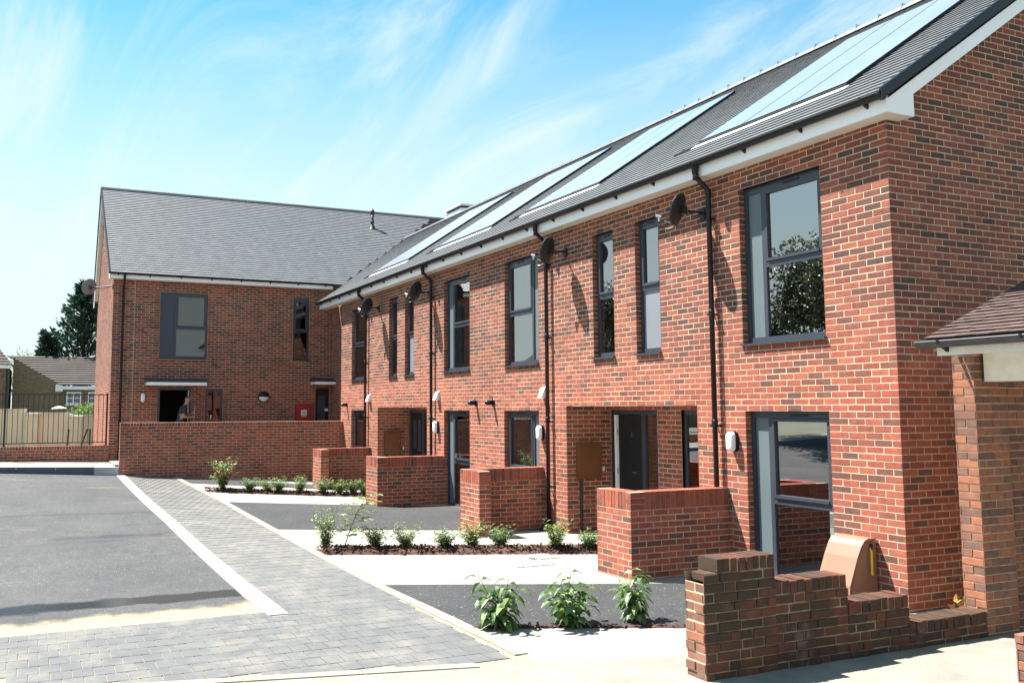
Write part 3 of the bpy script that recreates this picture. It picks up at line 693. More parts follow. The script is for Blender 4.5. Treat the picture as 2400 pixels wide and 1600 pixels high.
gutter(ROW, (-20.82, -.285, 5.355), (.215, -.285, 5.355))
q = MB(); q.lathe((.215, -.285, 5.345), (1, 0, 0), [(.0, .012), (.055, .01), (.066, 0), (.066, -.035)], 16); q.build('gutter_end', M['black'], ROW)
def downpipe(parent, x, zb, shoe=False):
    q = MB(); r = .034
    q.tube([(x, -.285, 5.32), (x, -.285, 5.20), (x, -.265, 5.15), (x, -.10, 5.02), (x, -.075, 4.95), (x, -.075, zb)], r, 10)
    q.lathe((x, -.285, 5.30), (0, 0, 1), [(.05, 0), (.05, -.0), (.042, -.10), (.034, -.11)], 10)
    for z in (4.97, 5.16, 3.35, 1.9): q.lathe((x, -.075 if z < 5 else -.278, z), (0, 0, 1), [(.034, -.04), (.041, -.035), (.041, .035), (.034, .04)], 10)
    if shoe: q.tube([(x, -.075, zb), (x, -.10, zb-.07), (x, -.24, zb-.11)], r, 8)
    p = q.build('downpipe', M['black'], parent, True)
    for z in (4.6, 3.32, 1.86, .75):
        c = MB(); c.box((x-.045, -.115, z-.012), (x+.045, -.105, z+.012)); c.box((x+.036, -.112, z-.012), (x+.045, 0, z+.012)); c.box((x-.045, -.112, z-.012), (x-.036, 0, z+.012)); c.build('pipe_clip', M['black'], p)
for x, zb, sh in ((-2.79, .02, False), (-7.12, .14, True), (-12.30, .02, False), (-16.85, .05, False)): downpipe(ROW, x, zb, sh)
# roof
sl = V((0, 1, .671)).normalized()
def keeprow(c):
    if c.y < .3: return c.x > -20.78
    return c.x+c.y > -20.48
rooftiles(ROW, 'slate', (-25, -.34, 5.3532), (1, 0, 0), sl, 25.2, 5.47, keeprow)
b = MB(); b.face([(-24.7, 4.2, 8.395), (.2, 4.2, 8.395), (.2, 8.74, 5.35), (-24.7, 8.74, 5.35)]); b.build('rear_roof', M['slate'], ROW)
x = -24.6
while x < .2:
    q = MB(); xe = min(x+.44, .245); pts = [(x, xe)]
    prof = [(-.13, -.075), (-.085, .0), (0, .045), (.085, 0), (.13, -.075)]
    A = [q.p((x, 4.2+a, 8.44+c)) for a, c in prof]; B = [q.p((xe, 4.2+a, 8.44+c)) for a, c in prof]
    for i in range(4): q.idx((A[i], B[i], B[i+1], A[i+1]))
    q.idx(A); q.idx(B[::-1]); q.build('ridge_tile', M['ridge'], ROW, False)
    if x > -9: boxpart('ridge_clip', (x-.008, 4.10, 8.43), (x, 4.30, 8.4865), M['steel'], ROW)
    x += .45
# rear roof box seen behind the ridge
b = MB(); b.box((-22.7, 4.95, 8.0), (-21.45, 6.1, 8.98)); rb = b.build('roof_box', M['white'], ROW)
boxpart('box_capping', (-22.78, 4.88, 9.06), (-21.37, 6.2, 9.12), M['white'], rb); boxpart('box_louvre', (-22.68, 4.97, 8.981), (-21.47, 6.08, 9.059), M['bgroof'], rb)
# valley lead
b = MB()
for y0, y1 in ((.3, 4.2),):
    z = lambda y: RD(y)+.012
    b.face([(-20.5-y0-.03, y0, z(y0)), (-20.5-y0+.03, y0, z(y0)), (-20.5-y1+.03, y1, z(y1)), (-20.5-y1-.03, y1, z(y1))])
b.build('valley', M['deck'], ROW)
# ------------------------------------------------------------------ solar arrays
def solar(xa, xb, lab):
    nrm = V((0, -.671, 1)).normalized(); o = V((xa, .42, RD(.42)))+nrm*.05; L = 3.05/sl.y
    t = thing('solar_panel_array', lab, 'solar panels', tuple(o), 'solar panels on the terrace roof')
    w = (xb-xa-.02)/3
    for i in range(3):
        for j in range(1):
            b = MB(); b.tr = lambda q, i=i, j=j: o+V((1, 0, 0))*(i*(w+.01)+q.x)+sl*q.y+nrm*q.z
            b.box((0, 0, -.03), (w, L-.005, .012)); p_ = b.build('panel', M['black'], t)
            g = MB(); g.tr = b.tr; g.face([(.012, .012, .0145), (w-.012, .012, .0145), (w-.012, L-.017, .0145), (.012, L-.017, .0145)]); g.build('panel_glass', M['solar'], p_)
    q = MB(); q.tr = lambda v: o+V((1, 0, 0))*v.x+sl*v.y+nrm*v.z
    q.box((-.02, -.03, -.045), (xb-xa+.02, -.004, .0)); q.build('bottom_rail', M['blackm'], t)
    q = MB(); q.tr = lambda v: o+V((1, 0, 0))*v.x+sl*v.y+nrm*v.z
    q.box((-.06, -.16, -.028), (xb-xa+.06, -.035, -.022)); q.build('flashing', M['cope'], t)
    q = MB(); q.tr = lambda v: o+V((1, 0, 0))*v.x+sl*v.y+nrm*v.z
    q.tube([(-.02, .0, -.02), (-.22, -.1, -.02), (-.42, -.16, -.03)], .022, 6); q.build('cable_duct', M['black'], t)
for xa, xb, lab in ((-3.5, -.85, 'solar panel array on the roof nearest the gable end'), (-8.7, -6.1, 'second solar panel array from the gable end'), (-12.95, -10.15, 'third solar panel array from the gable end'), (-17.6, -14.85, 'solar panel array nearest the roof valley')): solar(xa, xb, lab)
# ------------------------------------------------------------------ satellite dishes
M['dishgrey'] = mat('grey_dish', (.16, .165, .17), .45, .15, 40.)
def dish(c, mount, lab, nn=(-.85, -.42, .33), r=.215, dm='dish'):
    t = thing('satellite_dish', lab, 'satellite dish', tuple(mount), 'satellite dishes on the house walls')
    n = V(nn).normalized(); c = V(c); mount = V(mount)
    side = n.cross(V((0, 0, 1))).normalized(); upv = side.cross(n); b = MB(); rings = []
    for i in range(6):
        f = i/5; rings.append([b.p(c+side*math.cos(a)*r*.93*f+upv*math.sin(a)*r*1.04*f+n*(.055*f*f)) for a in [2*math.pi*j/28 for j in range(28)]])
    back = [[b.p(V(b.v[k])-n*.008) for k in R_] for R_ in rings]
    for G_, fl in ((rings, 0), (back, 1)):
        for A, B in zip(G_, G_[1:]):
            for j in range(28):
                q = (A[j], B[j], B[(j+1) % 28], A[(j+1) % 28]); b.idx(q if not fl else q[::-1])
    for j in range(28): b.idx((rings[-1][j], back[-1][j], back[-1][(j+1) % 28], rings[-1][(j+1) % 28]))
    b.build('reflector', M[dm], t, True)
    low = c-upv*r*.98; lnb = c+n*.30-upv*.20
    q = MB(); q.tube([low-n*.01, low+n*.06, lnb-n*.03], .011, 7); q.build('feed_arm', M['dish'], t)
    q = MB(); q.tube([lnb-n*.03-upv*.02, lnb-n*.02+upv*.05], .02, 8); q.tube([lnb+upv*.045-n*.05, lnb+upv*.045+n*.03], .024, 9); q.build('receiver', M['steel'], t)
    q = MB(); pts = [lnb+n*.03]
    for i in range(1, 7): pts.append(lnb.lerp(low, i/6)-upv*.09*math.sin(math.pi*i/6))
    q.tube(pts, .005, 5); q.tube([low, c-n*.09-upv*.16, c-n*.10, mount.lerp(c, .4)-V((0, 0, .07)), mount], .005, 5); q.build('cable', M['black'], t)
    q = MB(); k = c-n*.02; e = mount.lerp(k, .35); q.tube([k, k-n*.07, e, mount], .017, 8); q.box(tuple(k-n*.02-V((.04, .03, .05))), tuple(k-n*.02+V((.04, .03, .05)))); q.build('bracket', M['blackm'], t)
    q = MB(); d = (V((0, 1, 0)) if abs(mount.y) < .5 or mount.y < -6 else V((0, 1, 0))); q.box((mount.x-.045, mount.y-.03, mount.z-.09), (mount.x+.045, mount.y, mount.z+.06)); q.build('wall_plate', M['blackm'], t)
for c, mnt, lab in (((-3.0, -.37, 4.75), (-2.98, 0, 4.73), 'dark satellite dish beside the downpipe nearest the gable corner'), ((-6.49, -.37, 4.745), (-6.56, 0, 4.76), 'dark satellite dish left of the two slim upper windows, second from the gable'),
    ((-12.42, -.37, 4.75), (-12.55, 0, 4.75), 'dark satellite dish between the third downpipe and a slim window'), ((-15.78, -.37, 4.735), (-15.97, 0, 4.735), 'dark satellite dish in front of the farthest upper window of the terrace')):
    dish(c, mnt, lab)
dish((-22.0, -6.82, 5.66), (-21.62, -6.2, 5.68), 'grey satellite dish on the sunlit gable of the far house', r=.24, dm='dishgrey')
# ------------------------------------------------------------------ wall lamps, vents, flues, boxes on the terrace
def lamp(o, u, lab):
    o = V(o); u = V((*u, 0)); n = V((u.y, -u.x, 0)); t = thing('wall_lamp', lab, 'wall lamp', tuple(o), 'oval bulkhead lamps')
    def pill(b, w, h, y0, y1, k=.7):
        R_ = []
        for (s_, y) in ((1, y0), (1, y0+(y1-y0)*.6), (k, y1)):
            ring = []
            for i in range(24):
                a = 2*math.pi*i/24; x = math.cos(a)*w/2*s_; z = math.sin(a)*w/2*s_+(h-w)/2*(1 if math.sin(a) >= 0 else -1)
                ring.append(b.p(o+u*x+n*y+V((0, 0, z))))
            R_.append(ring)
        for A, B in zip(R_, R_[1:]):
            for j in range(24): b.idx((A[j], A[(j+1) % 24], B[(j+1) % 24], B[j]))
        b.idx(R_[-1])
    b = MB(); pill(b, .14, .27, 0, .05, .97); b.build('base', M['black'], t, False)
    b = MB(); pill(b, .125, .255, .05, .11, .8); b.build('diffuser', M['lamp'], t, True)
lamp((-2.50, 0, 1.66), (1, 0), 'white oval lamp beside the glazed door nearest the corner')
lamp((-7.43, 0, 1.66), (1, 0), 'white oval lamp left of the porch with the number 2 door')
lamp((-12.08, 0, 1.68), (1, 0), 'white oval lamp between the far porch and the middle glazed door')
lamp((-21.5, -5.31, 2.43), (0, 1), 'white oval lamp left of the open doorway on the far house')
for x, lab in ((-7.33, 'white cowl vent above the lamp left of the number 2 porch'), (-12.05, 'white cowl vent above the lamp by the far porch'), (-16.66, 'white cowl vent beside the farthest downpipe')):
    b = MB(); b.hexa([(x-.07, -.115, 2.28), (x+.07, -.115, 2.28), (x+.07, -.002, 2.28), (x-.07, -.002, 2.28), (x-.07, -.05, 2.45), (x+.07, -.05, 2.45), (x+.07, -.002, 2.47), (x-.07, -.002, 2.47)])
    tag(b.build('cowl_vent', M['white']), lab, 'vent', 'white cowl vents on the terrace')
for x, lab in ((-10.13, 'black flue pipe over the middle glazed door, left of the pair'), (-9.35, 'black flue pipe over the middle wall, right of the pair'), (-18.66, 'small black flue pipe near the far corner of the terrace')):
    b = MB(); b.tube([(x, .01, 2.21), (x, -.12, 2.20), (x-.01, -.17, 2.215)], [.045, .045, .034], 10); b.lathe((x, -.006, 2.21), (0, -1, 0), [(.075, 0), (.07, .012), (.045, .014)], 12)
    tag(b.build('flue_pipe', M['black'], None, True), lab, 'flue', 'black boiler flues')
def meter(x, lab, conduit):
    t = thing('meter_box', lab, 'meter box', (x, .4, .9), 'brown meter boxes in the porches')
    b = MB(); b.box((x, .18, .90), (x+.09, .62, 1.47)); bd = b.build('box', M['brown'], t)
    boxpart('lid', (x, .165, 1.471), (x+.10, .635, 1.50), M['brown'], t); boxpart('cabinet_door', (x+.091, .20, .92), (x+.099, .60, 1.455), M['brown'], t)
    q = MB(); q.lathe((x+.099, .57, 1.22), (1, 0, 0), [(.012, 0), (.012, .006), (0, .006)], 10); q.build('lock', M['steel'], t)
    if conduit:
        q = MB(); q.tube([(x+.035, .25, -.02), (x+.035, .25, .9)], .024, 8); q.build('conduit', M['blackm'], t)
meter(-6.62, 'brown meter box on the side wall of the number 2 porch', True)
meter(-16.04, 'brown meter box on the side wall of the far porch', True)
for x, lab in ((-6.62, 'tiny white bell push beside the number 2 door'), (-16.04, 'tiny white bell push beside the far porch door')):
    b = MB(); b.box((x, .70, 1.02), (x+.02, .735, 1.10)); b.box((x+.02, .71, 1.05), (x+.024, .725, 1.07)); tag(b.build('bell_push', M['white']), lab, 'bell', 'bell pushes')
# tan gas meter box against the wall by the near corner
t = thing('gas_meter_box', 'tan moulded gas meter box with curved hood against the corner wall', 'meter box', (-.57, -.2, 0))
prof = [(-.02, .02), (-.44, .02), (-.42, .24), (-.30, .52), (-.235, .64), (-.19, .69), (-.13, .715), (-.02, .71)]
prism(prof, -.80, -.36, 'hood', M['tan'], t)
prism([(-.03, .0), (-.46, .0), (-.45, .03), (-.03, .03)], -.83, -.33, 'base_flange', M['tan'], t)
q = MB(); q.tube([(-.3585, -.06, .69), (-.3585, -.20, .665), (-.3585, -.30, .50), (-.3585, -.40, .22), (-.3585, -.42, .05)], .004, 5); q.build('lid_seam', M['brown'], t)
b = MB(); b.tube([(-.345, -.12, .62), (-.325, -.13, .57), (-.33, -.13, .34)], .012, 7); b.build('warning_tape', M['yellow'], t)
b = MB(); b.tube([(-.35, -.10, .66), (-.335, -.12, .60)], .015, 7); b.build('lock_tab', M['black'], t)
# ------------------------------------------------------------------ far house
FH = thing('far_house', 'red brick house with broad grey tiled roof standing across the end of the court', 'house', (-24, -3, .6))
bw = Brickwork(FH)
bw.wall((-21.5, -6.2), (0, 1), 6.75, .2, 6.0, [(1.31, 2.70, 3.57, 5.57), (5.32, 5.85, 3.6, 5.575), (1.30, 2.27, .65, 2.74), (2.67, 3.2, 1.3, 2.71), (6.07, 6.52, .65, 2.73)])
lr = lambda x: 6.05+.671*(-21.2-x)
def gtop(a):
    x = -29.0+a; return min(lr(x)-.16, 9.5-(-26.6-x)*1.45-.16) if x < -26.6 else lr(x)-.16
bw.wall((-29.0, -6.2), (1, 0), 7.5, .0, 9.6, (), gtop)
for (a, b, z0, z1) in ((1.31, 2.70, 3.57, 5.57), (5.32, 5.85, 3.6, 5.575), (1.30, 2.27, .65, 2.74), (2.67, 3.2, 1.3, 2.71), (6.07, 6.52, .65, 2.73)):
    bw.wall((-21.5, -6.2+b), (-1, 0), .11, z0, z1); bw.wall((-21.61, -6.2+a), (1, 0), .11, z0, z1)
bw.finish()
boxpart('movement_joint', (-21.502, -5.61, .6), (-21.497, -5.595, 5.86), M['mortar'], FH)
win(FH, (-21.5, -4.89), (0, 1), 1.39, 3.57, 5.57, 'L', .46, panel='shadepanel_canopy', glass='glass2', sw=.42, rec=.03, vent=False)
win(FH, (-21.5, -.88), (0, 1), .53, 3.6, 5.575, None, .46, glass='glass2', rec=.03, vent=False)
win(FH, (-21.5, -3.53), (0, 1), .53, 1.3, 2.71, None, .5, mid=False, glass='glass2', rec=.04, sill=False, vent=False)
b = MB()
def rm(x0, x1, y0, y1, z0, z1, m):
    c = [(x, y, z) for z in (z0, z1) for y in (y0, y1) for x in (x0, x1)]; q = MB()
    for f in ((0, 1, 3, 2), (4, 6, 7, 5), (0, 2, 6, 4), (0, 4, 5, 1), (2, 3, 7, 6)): q.face([c[i] for i in f])
    q.build('interior', M[m], FH)
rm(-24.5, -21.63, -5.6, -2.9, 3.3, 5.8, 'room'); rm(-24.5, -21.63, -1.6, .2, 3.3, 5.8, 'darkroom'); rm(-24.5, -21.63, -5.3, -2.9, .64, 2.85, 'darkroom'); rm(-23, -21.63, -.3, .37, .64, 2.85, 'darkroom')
b = MB(); b.box((-21.56, -4.896, .65), (-21.50, -4.83, 2.736)); b.box((-21.56, -4.0, .65), (-21.50, -3.934, 2.736)); b.box((-21.56, -4.83, 2.66), (-21.50, -4.0, 2.736)); df = b.build('door_frame', M['frame'], FH)
b = MB(); b.box((-22.35, -4.03, .66), (-21.56, -3.985, 2.65)); b.build('open_door', M['door'], df); boxpart('door_edge', (-21.556, -4.02, .67), (-21.54, -4.002, 2.65), M['steel'], df)
b = MB(); b.box((-21.56, -.126, .65), (-21.51, .316, 2.726)); d2 = b.build('door', M['door'], FH); boxpart('door_panel', (-21.509, -.05, 1.4), (-21.503, .2, 2.5), M['frame'], d2)
b = MB(); b.tube([(-21.5, .25, 1.72), (-21.45, .25, 1.72), (-21.45, .15, 1.74)], .01, 6); b.build('door_handle', M['steel'], d2); boxpart('door_notice', (-21.50, .18, 2.02), (-21.495, .29, 2.1), M['wht'], d2)
def canopy(y0, y1, z, lab, pr=.6):
    q = MB(); q.hexa([(-21.5, y0, z+.07), (-21.5+pr, y0, z+.03), (-21.5+pr, y1, z+.03), (-21.5, y1, z+.07), (-21.5, y0, z+.16), (-21.5+pr, y0, z+.07), (-21.5+pr, y1, z+.07), (-21.5, y1, z+.16)]); c = q.build('canopy_roof', M['shadepanel_canopy'], FH)
    boxpart('canopy_edge', (-21.5+pr-.05, y0+.005, z-.055), (-21.5+pr+.01, y1-.005, z+.029), M['white'], c); boxpart('canopy_soffit', (-21.5, y0+.01, z-.05), (-21.5+pr-.05, y1-.01, z+.03), M['soffit'], c)
canopy(-5.27, -3.58, 2.84, ''); canopy(-.3, .37, 2.90, '', .55)
b = MB(); b.box((-21.22, -6.33, 5.87), (-21.2, .32, 6.03)); b.build('fascia', M['white'], FH); b = MB(); b.box((-21.49, -6.33, 5.871), (-21.22, .32, 5.885)); b.build('soffit', M['soffit'], FH)
gutter(FH, (-21.135, .33, 6.03), (-21.135, -6.36, 6.03), back=V((-1, 0, 0)), step=.95)
prism([(-21.2, 5.87), (-21.6, 5.87), (-21.6, 6.0), (-26.6, 9.36), (-28.9, 6.03), (-28.9, 5.8), (-29.25, 5.8), (-29.25, 6.0), (-26.6, 9.56), (-21.2, 5.98)], -6.33, -6.31, 'bargeboard', M['white'], FH, 1)
prism([(-21.12, 5.98), (-26.6, 9.6), (-29.3, 5.9), (-29.33, 6.0), (-26.6, 9.72), (-21.12, 6.05)], -6.37, -6.332, 'verge_cap', M['black'], FH, 1)
for (xa, za, xb, zb) in ((-21.6, 6.0, -26.6, 9.36), (-28.9, 6.0, -26.6, 9.36)):
    b = MB(); b.hexa([(xa, -6.31, za), (xb, -6.31, zb), (xb, -6.2, zb), (xa, -6.2, za), (xa, -6.31, za+.03), (xb, -6.31, zb+.03), (xb, -6.2, zb+.03), (xa, -6.2, za+.03)]); b.build('verge_soffit', M['soffit'], FH)
q = MB(); q.tube([(-21.135, -5.93, 6.0), (-21.135, -5.93, 5.93), (-21.2, -5.93, 5.84), (-21.38, -5.93, 5.74), (-21.425, -5.93, 5.66), (-21.425, -5.93, .62)], .034, 8); q.build('downpipe', M['black'], FH, True)
def keepfar(c): return c.y < .28 or c.x+c.y < -20.52 or c.y > 8
rooftiles(FH, 'slate', (-21.16, -6.34, 6.0232), (0, 1, 0), V((-1, 0, .671)), 15.2, 6.55, keepfar)
b = MB(); b.face([(-26.6, -6.33, 9.66), (-26.6, 9, 9.66), (-29.3, 9, 5.95), (-29.3, -6.33, 5.95)]); b.build('rear_roof', M['slate'], FH)
y = -6.36
while y < 8.8:
    q = MB(); ye = y+.44; prof = [(-.12, -.08), (-.08, .0), (0, .04), (.08, 0), (.12, -.08)]
    A = [q.p((-26.6+a, y, 9.71+c)) for a, c in prof]; B = [q.p((-26.6+a, ye, 9.71+c)) for a, c in prof]
    for i in range(4): q.idx((A[i], A[i+1], B[i+1], B[i]))
    q.idx(A); q.idx(B[::-1]); q.build('ridge_tile', M['ridge'], FH); y += .45
q = MB(); q.tube([(-25.3, 3.07, 8.7), (-25.3, 3.07, 9.42)], .055, 10); q.lathe((-25.3, 3.07, 9.0), (0, 0, 1), [(.055, -.0), (.075, .02), (.075, .07), (.055, .09)], 12); q.lathe((-25.3, 3.07, 9.4), (0, 0, 1), [(.055, -.1), (.09, -.06), (.085, .03), (.05, .11), (0, .15)], 12); q.lathe((-25.3, 3.07, 8.78), (0, 0, 1), [(.16, -.05), (.1, .05), (.055, .16)], 12); q.build('vent_pipe', M['blackm'], FH, True)
# half-moon lamp and red cabinet on the far house
t = thing('half_moon_lamp', 'round wall lamp with black eyelid hood on the far house', 'wall lamp', (-21.5, -1.77, 2.46))
q = MB(); q.lathe((-21.5, -1.77, 2.46), (1, 0, 0), [(.175, 0), (.175, .05), (.15, .06)], 28); q.build('bezel', M['black'], t)
def half(z0, m, nme):
    q = MB(); R_ = []
    for (r_, x) in ((.152, .055), (.13, .09), (.08, .115), (0.01, .122)): R_.append([q.p((-21.5+x, -1.77+math.cos(a)*r_, 2.46+math.sin(a)*r_*z0)) for a in span(0, math.pi, 14)])
    for A, B in zip(R_, R_[1:]):
        for j in range(14): q.idx((A[j], A[j+1], B[j+1], B[j]))
    q.build(nme, m, t, True)
half(1, M['black'], 'hood'); half(-1, M['lamp'], 'diffuser')
t = thing('red_cabinet', 'red wall cabinet with a pale sticker beside the far black door', 'cabinet', (-21.45, -.53, 1.5))
boxpart('body', (-21.5, -.78, 1.48), (-21.33, -.29, 2.26), M['red'], t); cdr = boxpart('cabinet_door', (-21.329, -.755, 1.505), (-21.315, -.315, 2.235), M['red'], t)
boxpart('sticker', (-21.314, -.63, 1.89), (-21.311, -.45, 2.06), M['wht'], cdr); boxpart('sticker_print', (-21.310, -.605, 1.915), (-21.308, -.475, 2.035), M['grn'], cdr); boxpart('sticker_line', (-21.314, -.62, 1.845), (-21.311, -.46, 1.86), M['wht'], cdr)
# ------------------------------------------------------------------ low porch walls
def lowwall(xl, xr, leg, lab):
    """xl..xr front return; leg 'R' or 'L': which end carries the leg back to the house"""
    t = thing('porch_wall', lab, 'wall', ((xl+xr)/2, -1.4, 0), 'low brick porch walls')
    g = Brickwork(t, limit=420); yf, yb, th = -1.53, -1.315, .215; zt = 1.065; zs = zt-.22; z0 = -.05
    la, lb = (xr-th, xr) if leg == 'R' else (xl, xl+th)
    zb = (zs % .075)
    W_ = lambda O, u, L, ph: g.wall(O, u, L, z0, zs, phase=ph, zb=zb)
    W_((xl, yf), (1, 0), xr-xl, 0)                         # front
    if leg == 'R':
        W_((xr, yf), (0, 1), -yf-.002, 1); W_((la, yb), (-1, 0), la-xl, 0); W_((xl, yb), (0, -1), th, 1); W_((la, -.002), (0, -1), -yb, 1)
    else:
        W_((xr, yf), (0, 1), th, 1); W_((xr, yb), (-1, 0), xr-lb, 0); W_((lb, yb), (0, 1), -yb-.002, 1); W_((xl, -.002), (0, -1), -yf, 1)
    c = g.mort; c.box((xl+.006, yf+.006, zs-.02), (xr-.006, yb-.006, zt-.004)); c.box((la+.006, yb-.006, zs-.02), (lb-.006, -.003, zt-.004))
    # brick on end coping with corner bricks laid flat
    for k, z in enumerate((zs+.005, zs+.0775, zs+.15)):
        g.pc.append((V((xl, yf, z)), V((1, 0, 0)), .1025, .065, .215)); g.pc.append((V((xr-.1025, yf, z)), V((1, 0, 0)), .1025, .065, .215))
    g.soldier((xl+.1125, yf), (1, 0), xr-xl-.225, zs+.005)
    if leg == 'R': g.soldier((lb, yb+.005), (0, 1), -yb-.012, zs+.005)
    else: g.soldier((lb, yb+.005), (0, 1), -yb-.012, zs+.005)
    g.finish()
lowwall(-3.40, -2.65, 'R', 'low brick porch wall nearest the camera, right of the number 2 door')
lowwall(-7.61, -6.86, 'L', 'low brick porch wall left of the number 2 porch')
lowwall(-12.52, -11.77, 'R', 'low brick porch wall standing right of the far porch')
lowwall(-16.75, -16.0, 'L', 'low brick porch wall nearest the long ramp wall')
# ------------------------------------------------------------------ long ramp wall
t = thing('ramp_wall', 'long brick retaining wall in front of the far house', 'wall', (-19.1, -3, .2))
g = Brickwork(t); zt = 1.745; zs = zt-.112
g.wall((-19.0, -6.1), (0, 1), 6.1, -.1, zs, zb=zs % .075); g.wall((-19.215, -6.1), (1, 0), .215, -.1, zs, zb=zs % .075, phase=1); g.wall((-19.215, -.01), (0, -1), 6.09, .4, zs, zb=zs % .075)
g.mort.box((-19.209, -6.094, zs-.02), (-19.006, -.006, zt-.004))
g.pc.append((V((-19.215, -6.1, zs+.005)), V((1, 0, 0)), .215, .1025, .1025))
g.soldier((-19.0, -5.995), (0, 1), 5.985, zs+.005, h=.1025); g.finish()
b = MB(); b.box((-21.49, -6.19, .3), (-19.22, .37, .645)); tag(b.build('landing', M['pave']), 'raised concrete landing behind the long ramp wall', kind='structure')
# pavement, kerb, dwarf wall and railing on the left
PV = lambda y: .585+(-6.1-y)*.028
b = MB(); Y = span(-40, -6.11, 20)
A = [b.p((-19.13, y, PV(y)-.004)) for y in Y]; B = [b.p((-21.5, y, PV(y)+.02)) for y in Y]
for i in range(20): b.idx((A[i], A[i+1], B[i+1], B[i]))
tag(b.build('pavement', M['pave']), 'raised pavement along the left side of the court', kind='structure')
t = thing('raised_kerb', None, None, (-19, -8, .4)); tag(t, 'blue grey raised kerb at the edge of the left pavement', kind='structure')
y = -6.11; k = 0
while y > -20:
    L = .6 if k == 0 else .915; ya = y-L+.006
    b = MB(); b.hexa([(-19.13, ya, .1), (-19.0, ya, .1), (-19.0, y, .1), (-19.13, y, .1), (-19.13, ya, PV(ya)), (-19.012, ya, PV(ya)), (-19.012, y, PV(y)), (-19.13, y, PV(y))]); b.build('kerb_stone', M['kerb'] if k == 0 else M['dkerb'], t); y -= L; k += 1
t = thing('dwarf_wall', 'low brick dwarf wall under the black railing', 'wall', (-21.5, -8, .6))
g = Brickwork(t, limit=250); zs = .97
g.wall((-21.44, -15.2), (0, 1), 9.0, .55, zs, zb=zs % .075); g.soldier((-21.44, -15.2), (0, 1), 8.99, zs+.005, h=.1025)
g.mort.box((-21.65, -15.2, .55), (-21.446, -6.21, 1.07)); g.finish()
t = thing('railing', 'black metal railing with thin upright bars on the dwarf wall', 'railing', (-21.5, -8, 1.08))
boxpart('top_rail', (-21.57, -15.2, 2.50), (-21.52, -6.24, 2.53), M['blackm'], t); boxpart('bottom_rail', (-21.57, -15.2, 1.15), (-21.52, -6.24, 1.175), M['blackm'], t)
y = -6.37; bme = MB(); bme.box((-.008, -.008, 1.17), (.008, .008, 2.51)); bme = bme.mesh('bar', M['blackm'])
while y > -11.5: objm('bar', bme, t, (-21.545, y, 0)); y -= .13
for y in (-6.27, -8.9, -11.5): boxpart('post', (-21.575, y-.025, 1.07), (-21.515, y+.025, 2.56), M['blackm'], t)
# ------------------------------------------------------------------ background: cream wall, houses, trees
t = thing('cream_garden_wall', 'cream rendered garden wall with pale copings behind the railing', 'wall', (-30, -8, .3))
for (ya, yb, z) in ((-16, -8.42, 2.13), (-8.40, -6.98, 1.99), (-6.96, -3.5, 1.89)):
    q = boxpart('wall_panel', (-30.2, ya, .2), (-30, yb, z-.06), M['cream'], t); boxpart('coping', (-30.24, ya-.02, z-.06), (-29.96, yb+.02, z), M['cope'], q)
for y, z in ((-8.41, 1.95), (-6.97, 1.84)):
    q = boxpart('pier', (-29.99, y-.02, .2), (-29.82, y+.40, z-.05), M['cream'], t); boxpart('pier_cap', (-30.0, y-.06, z-.05), (-29.78, y+.44, z), M['cope'], q)
b = MB(); b.lathe((-31.5, -7.30, 2.12), (0, 0, 1), [(.27, 0), (.26, .03), (.12, .08), (0, .11)], 20); lt = thing('bird_table', 'small white roofed bird table behind the cream wall', 'bird table', (-31.5, -7.3, .6)); b.build('roof', M['white'], lt)
b = MB()
for dx, dy in ((.16, .16), (-.16, .16), (.16, -.16), (-.16, -.16)): b.tube([(-31.5+dx, -7.3+dy, 1.8), (-31.5+dx, -7.3+dy, 2.13)], .02, 6)
b.build('support', M['bark'], lt); b = MB(); b.lathe((-31.5, -7.3, 1.78), (0, 0, 1), [(0, 0), (.34, 0), (.34, .03), (0, .03)], 16); b.build('tray', M['wood'], lt); b = MB(); b.tube([(-31.5, -7.3, .4), (-31.5, -7.3, 1.8)], .05, 8); b.build('post', M['bark'], lt)
def smallwin(parent, x, ya, yb, za, zb):
    q = MB()
    for a, c, d, e in ((ya, yb, za, za+.07), (ya, yb, zb-.07, zb), (ya, ya+.06, za+.07, zb-.07), (yb-.06, yb, za+.07, zb-.07), ((ya+yb)/2-.04, (ya+yb)/2+.04, za+.07, zb-.07), (ya+.06, (ya+yb)/2-.04, (za+zb)/2-.02, (za+zb)/2+.02), ((ya+yb)/2+.04, yb-.06, (za+zb)*.5-.02, (za+zb)*.5+.02)): q.box((x-.04, a, d), (x+.03, c, e))
    w = q.build('window', M['white'], parent); q = MB(); q.face([(x+.005, ya+.06, za+.07), (x+.005, yb-.06, za+.07), (x+.005, yb-.06, zb-.07), (x+.005, ya+.06, zb-.07)]); q.build('pane', M['frost'], w); boxpart('sill', (x, ya-.05, za-.06), (x+.09, yb+.05, za), M['white'], w)
def ribroof(parent, ridge0, ridge1, eave0, eave1, n, name, m='bgroof'):
    """roof slope with stepped tile courses; each course its own part"""
    r0, r1, e0, e1 = map(V, (ridge0, ridge1, eave0, eave1)); nr = (r1-r0).cross(e0-r0).normalized()
    if nr.z < 0: nr = -nr
    rf = thing(name, None, None, tuple(e0)); rf.parent = parent; rf.matrix_parent_inverse = Matrix.Translation(-WL[parent.name])
    for i in range(n):
        a, b_ = i/n, (i+1)/n; q = MB(); p0, p1, p2, p3 = r0.lerp(e0, a), r1.lerp(e1, a), r1.lerp(e1, b_), r0.lerp(e0, b_)
        q.hexa([p0-nr*.02, p1-nr*.02, p2-nr*.02, p3-nr*.02, p0+nr*.005, p1+nr*.005, p2+nr*.05, p3+nr*.05]); q.build('tile_course', M[m], rf)
BH = thing('brown_brick_house', 'brown brick house with tiled roof and white windows beyond the railing', 'house', (-45, -7, .3))
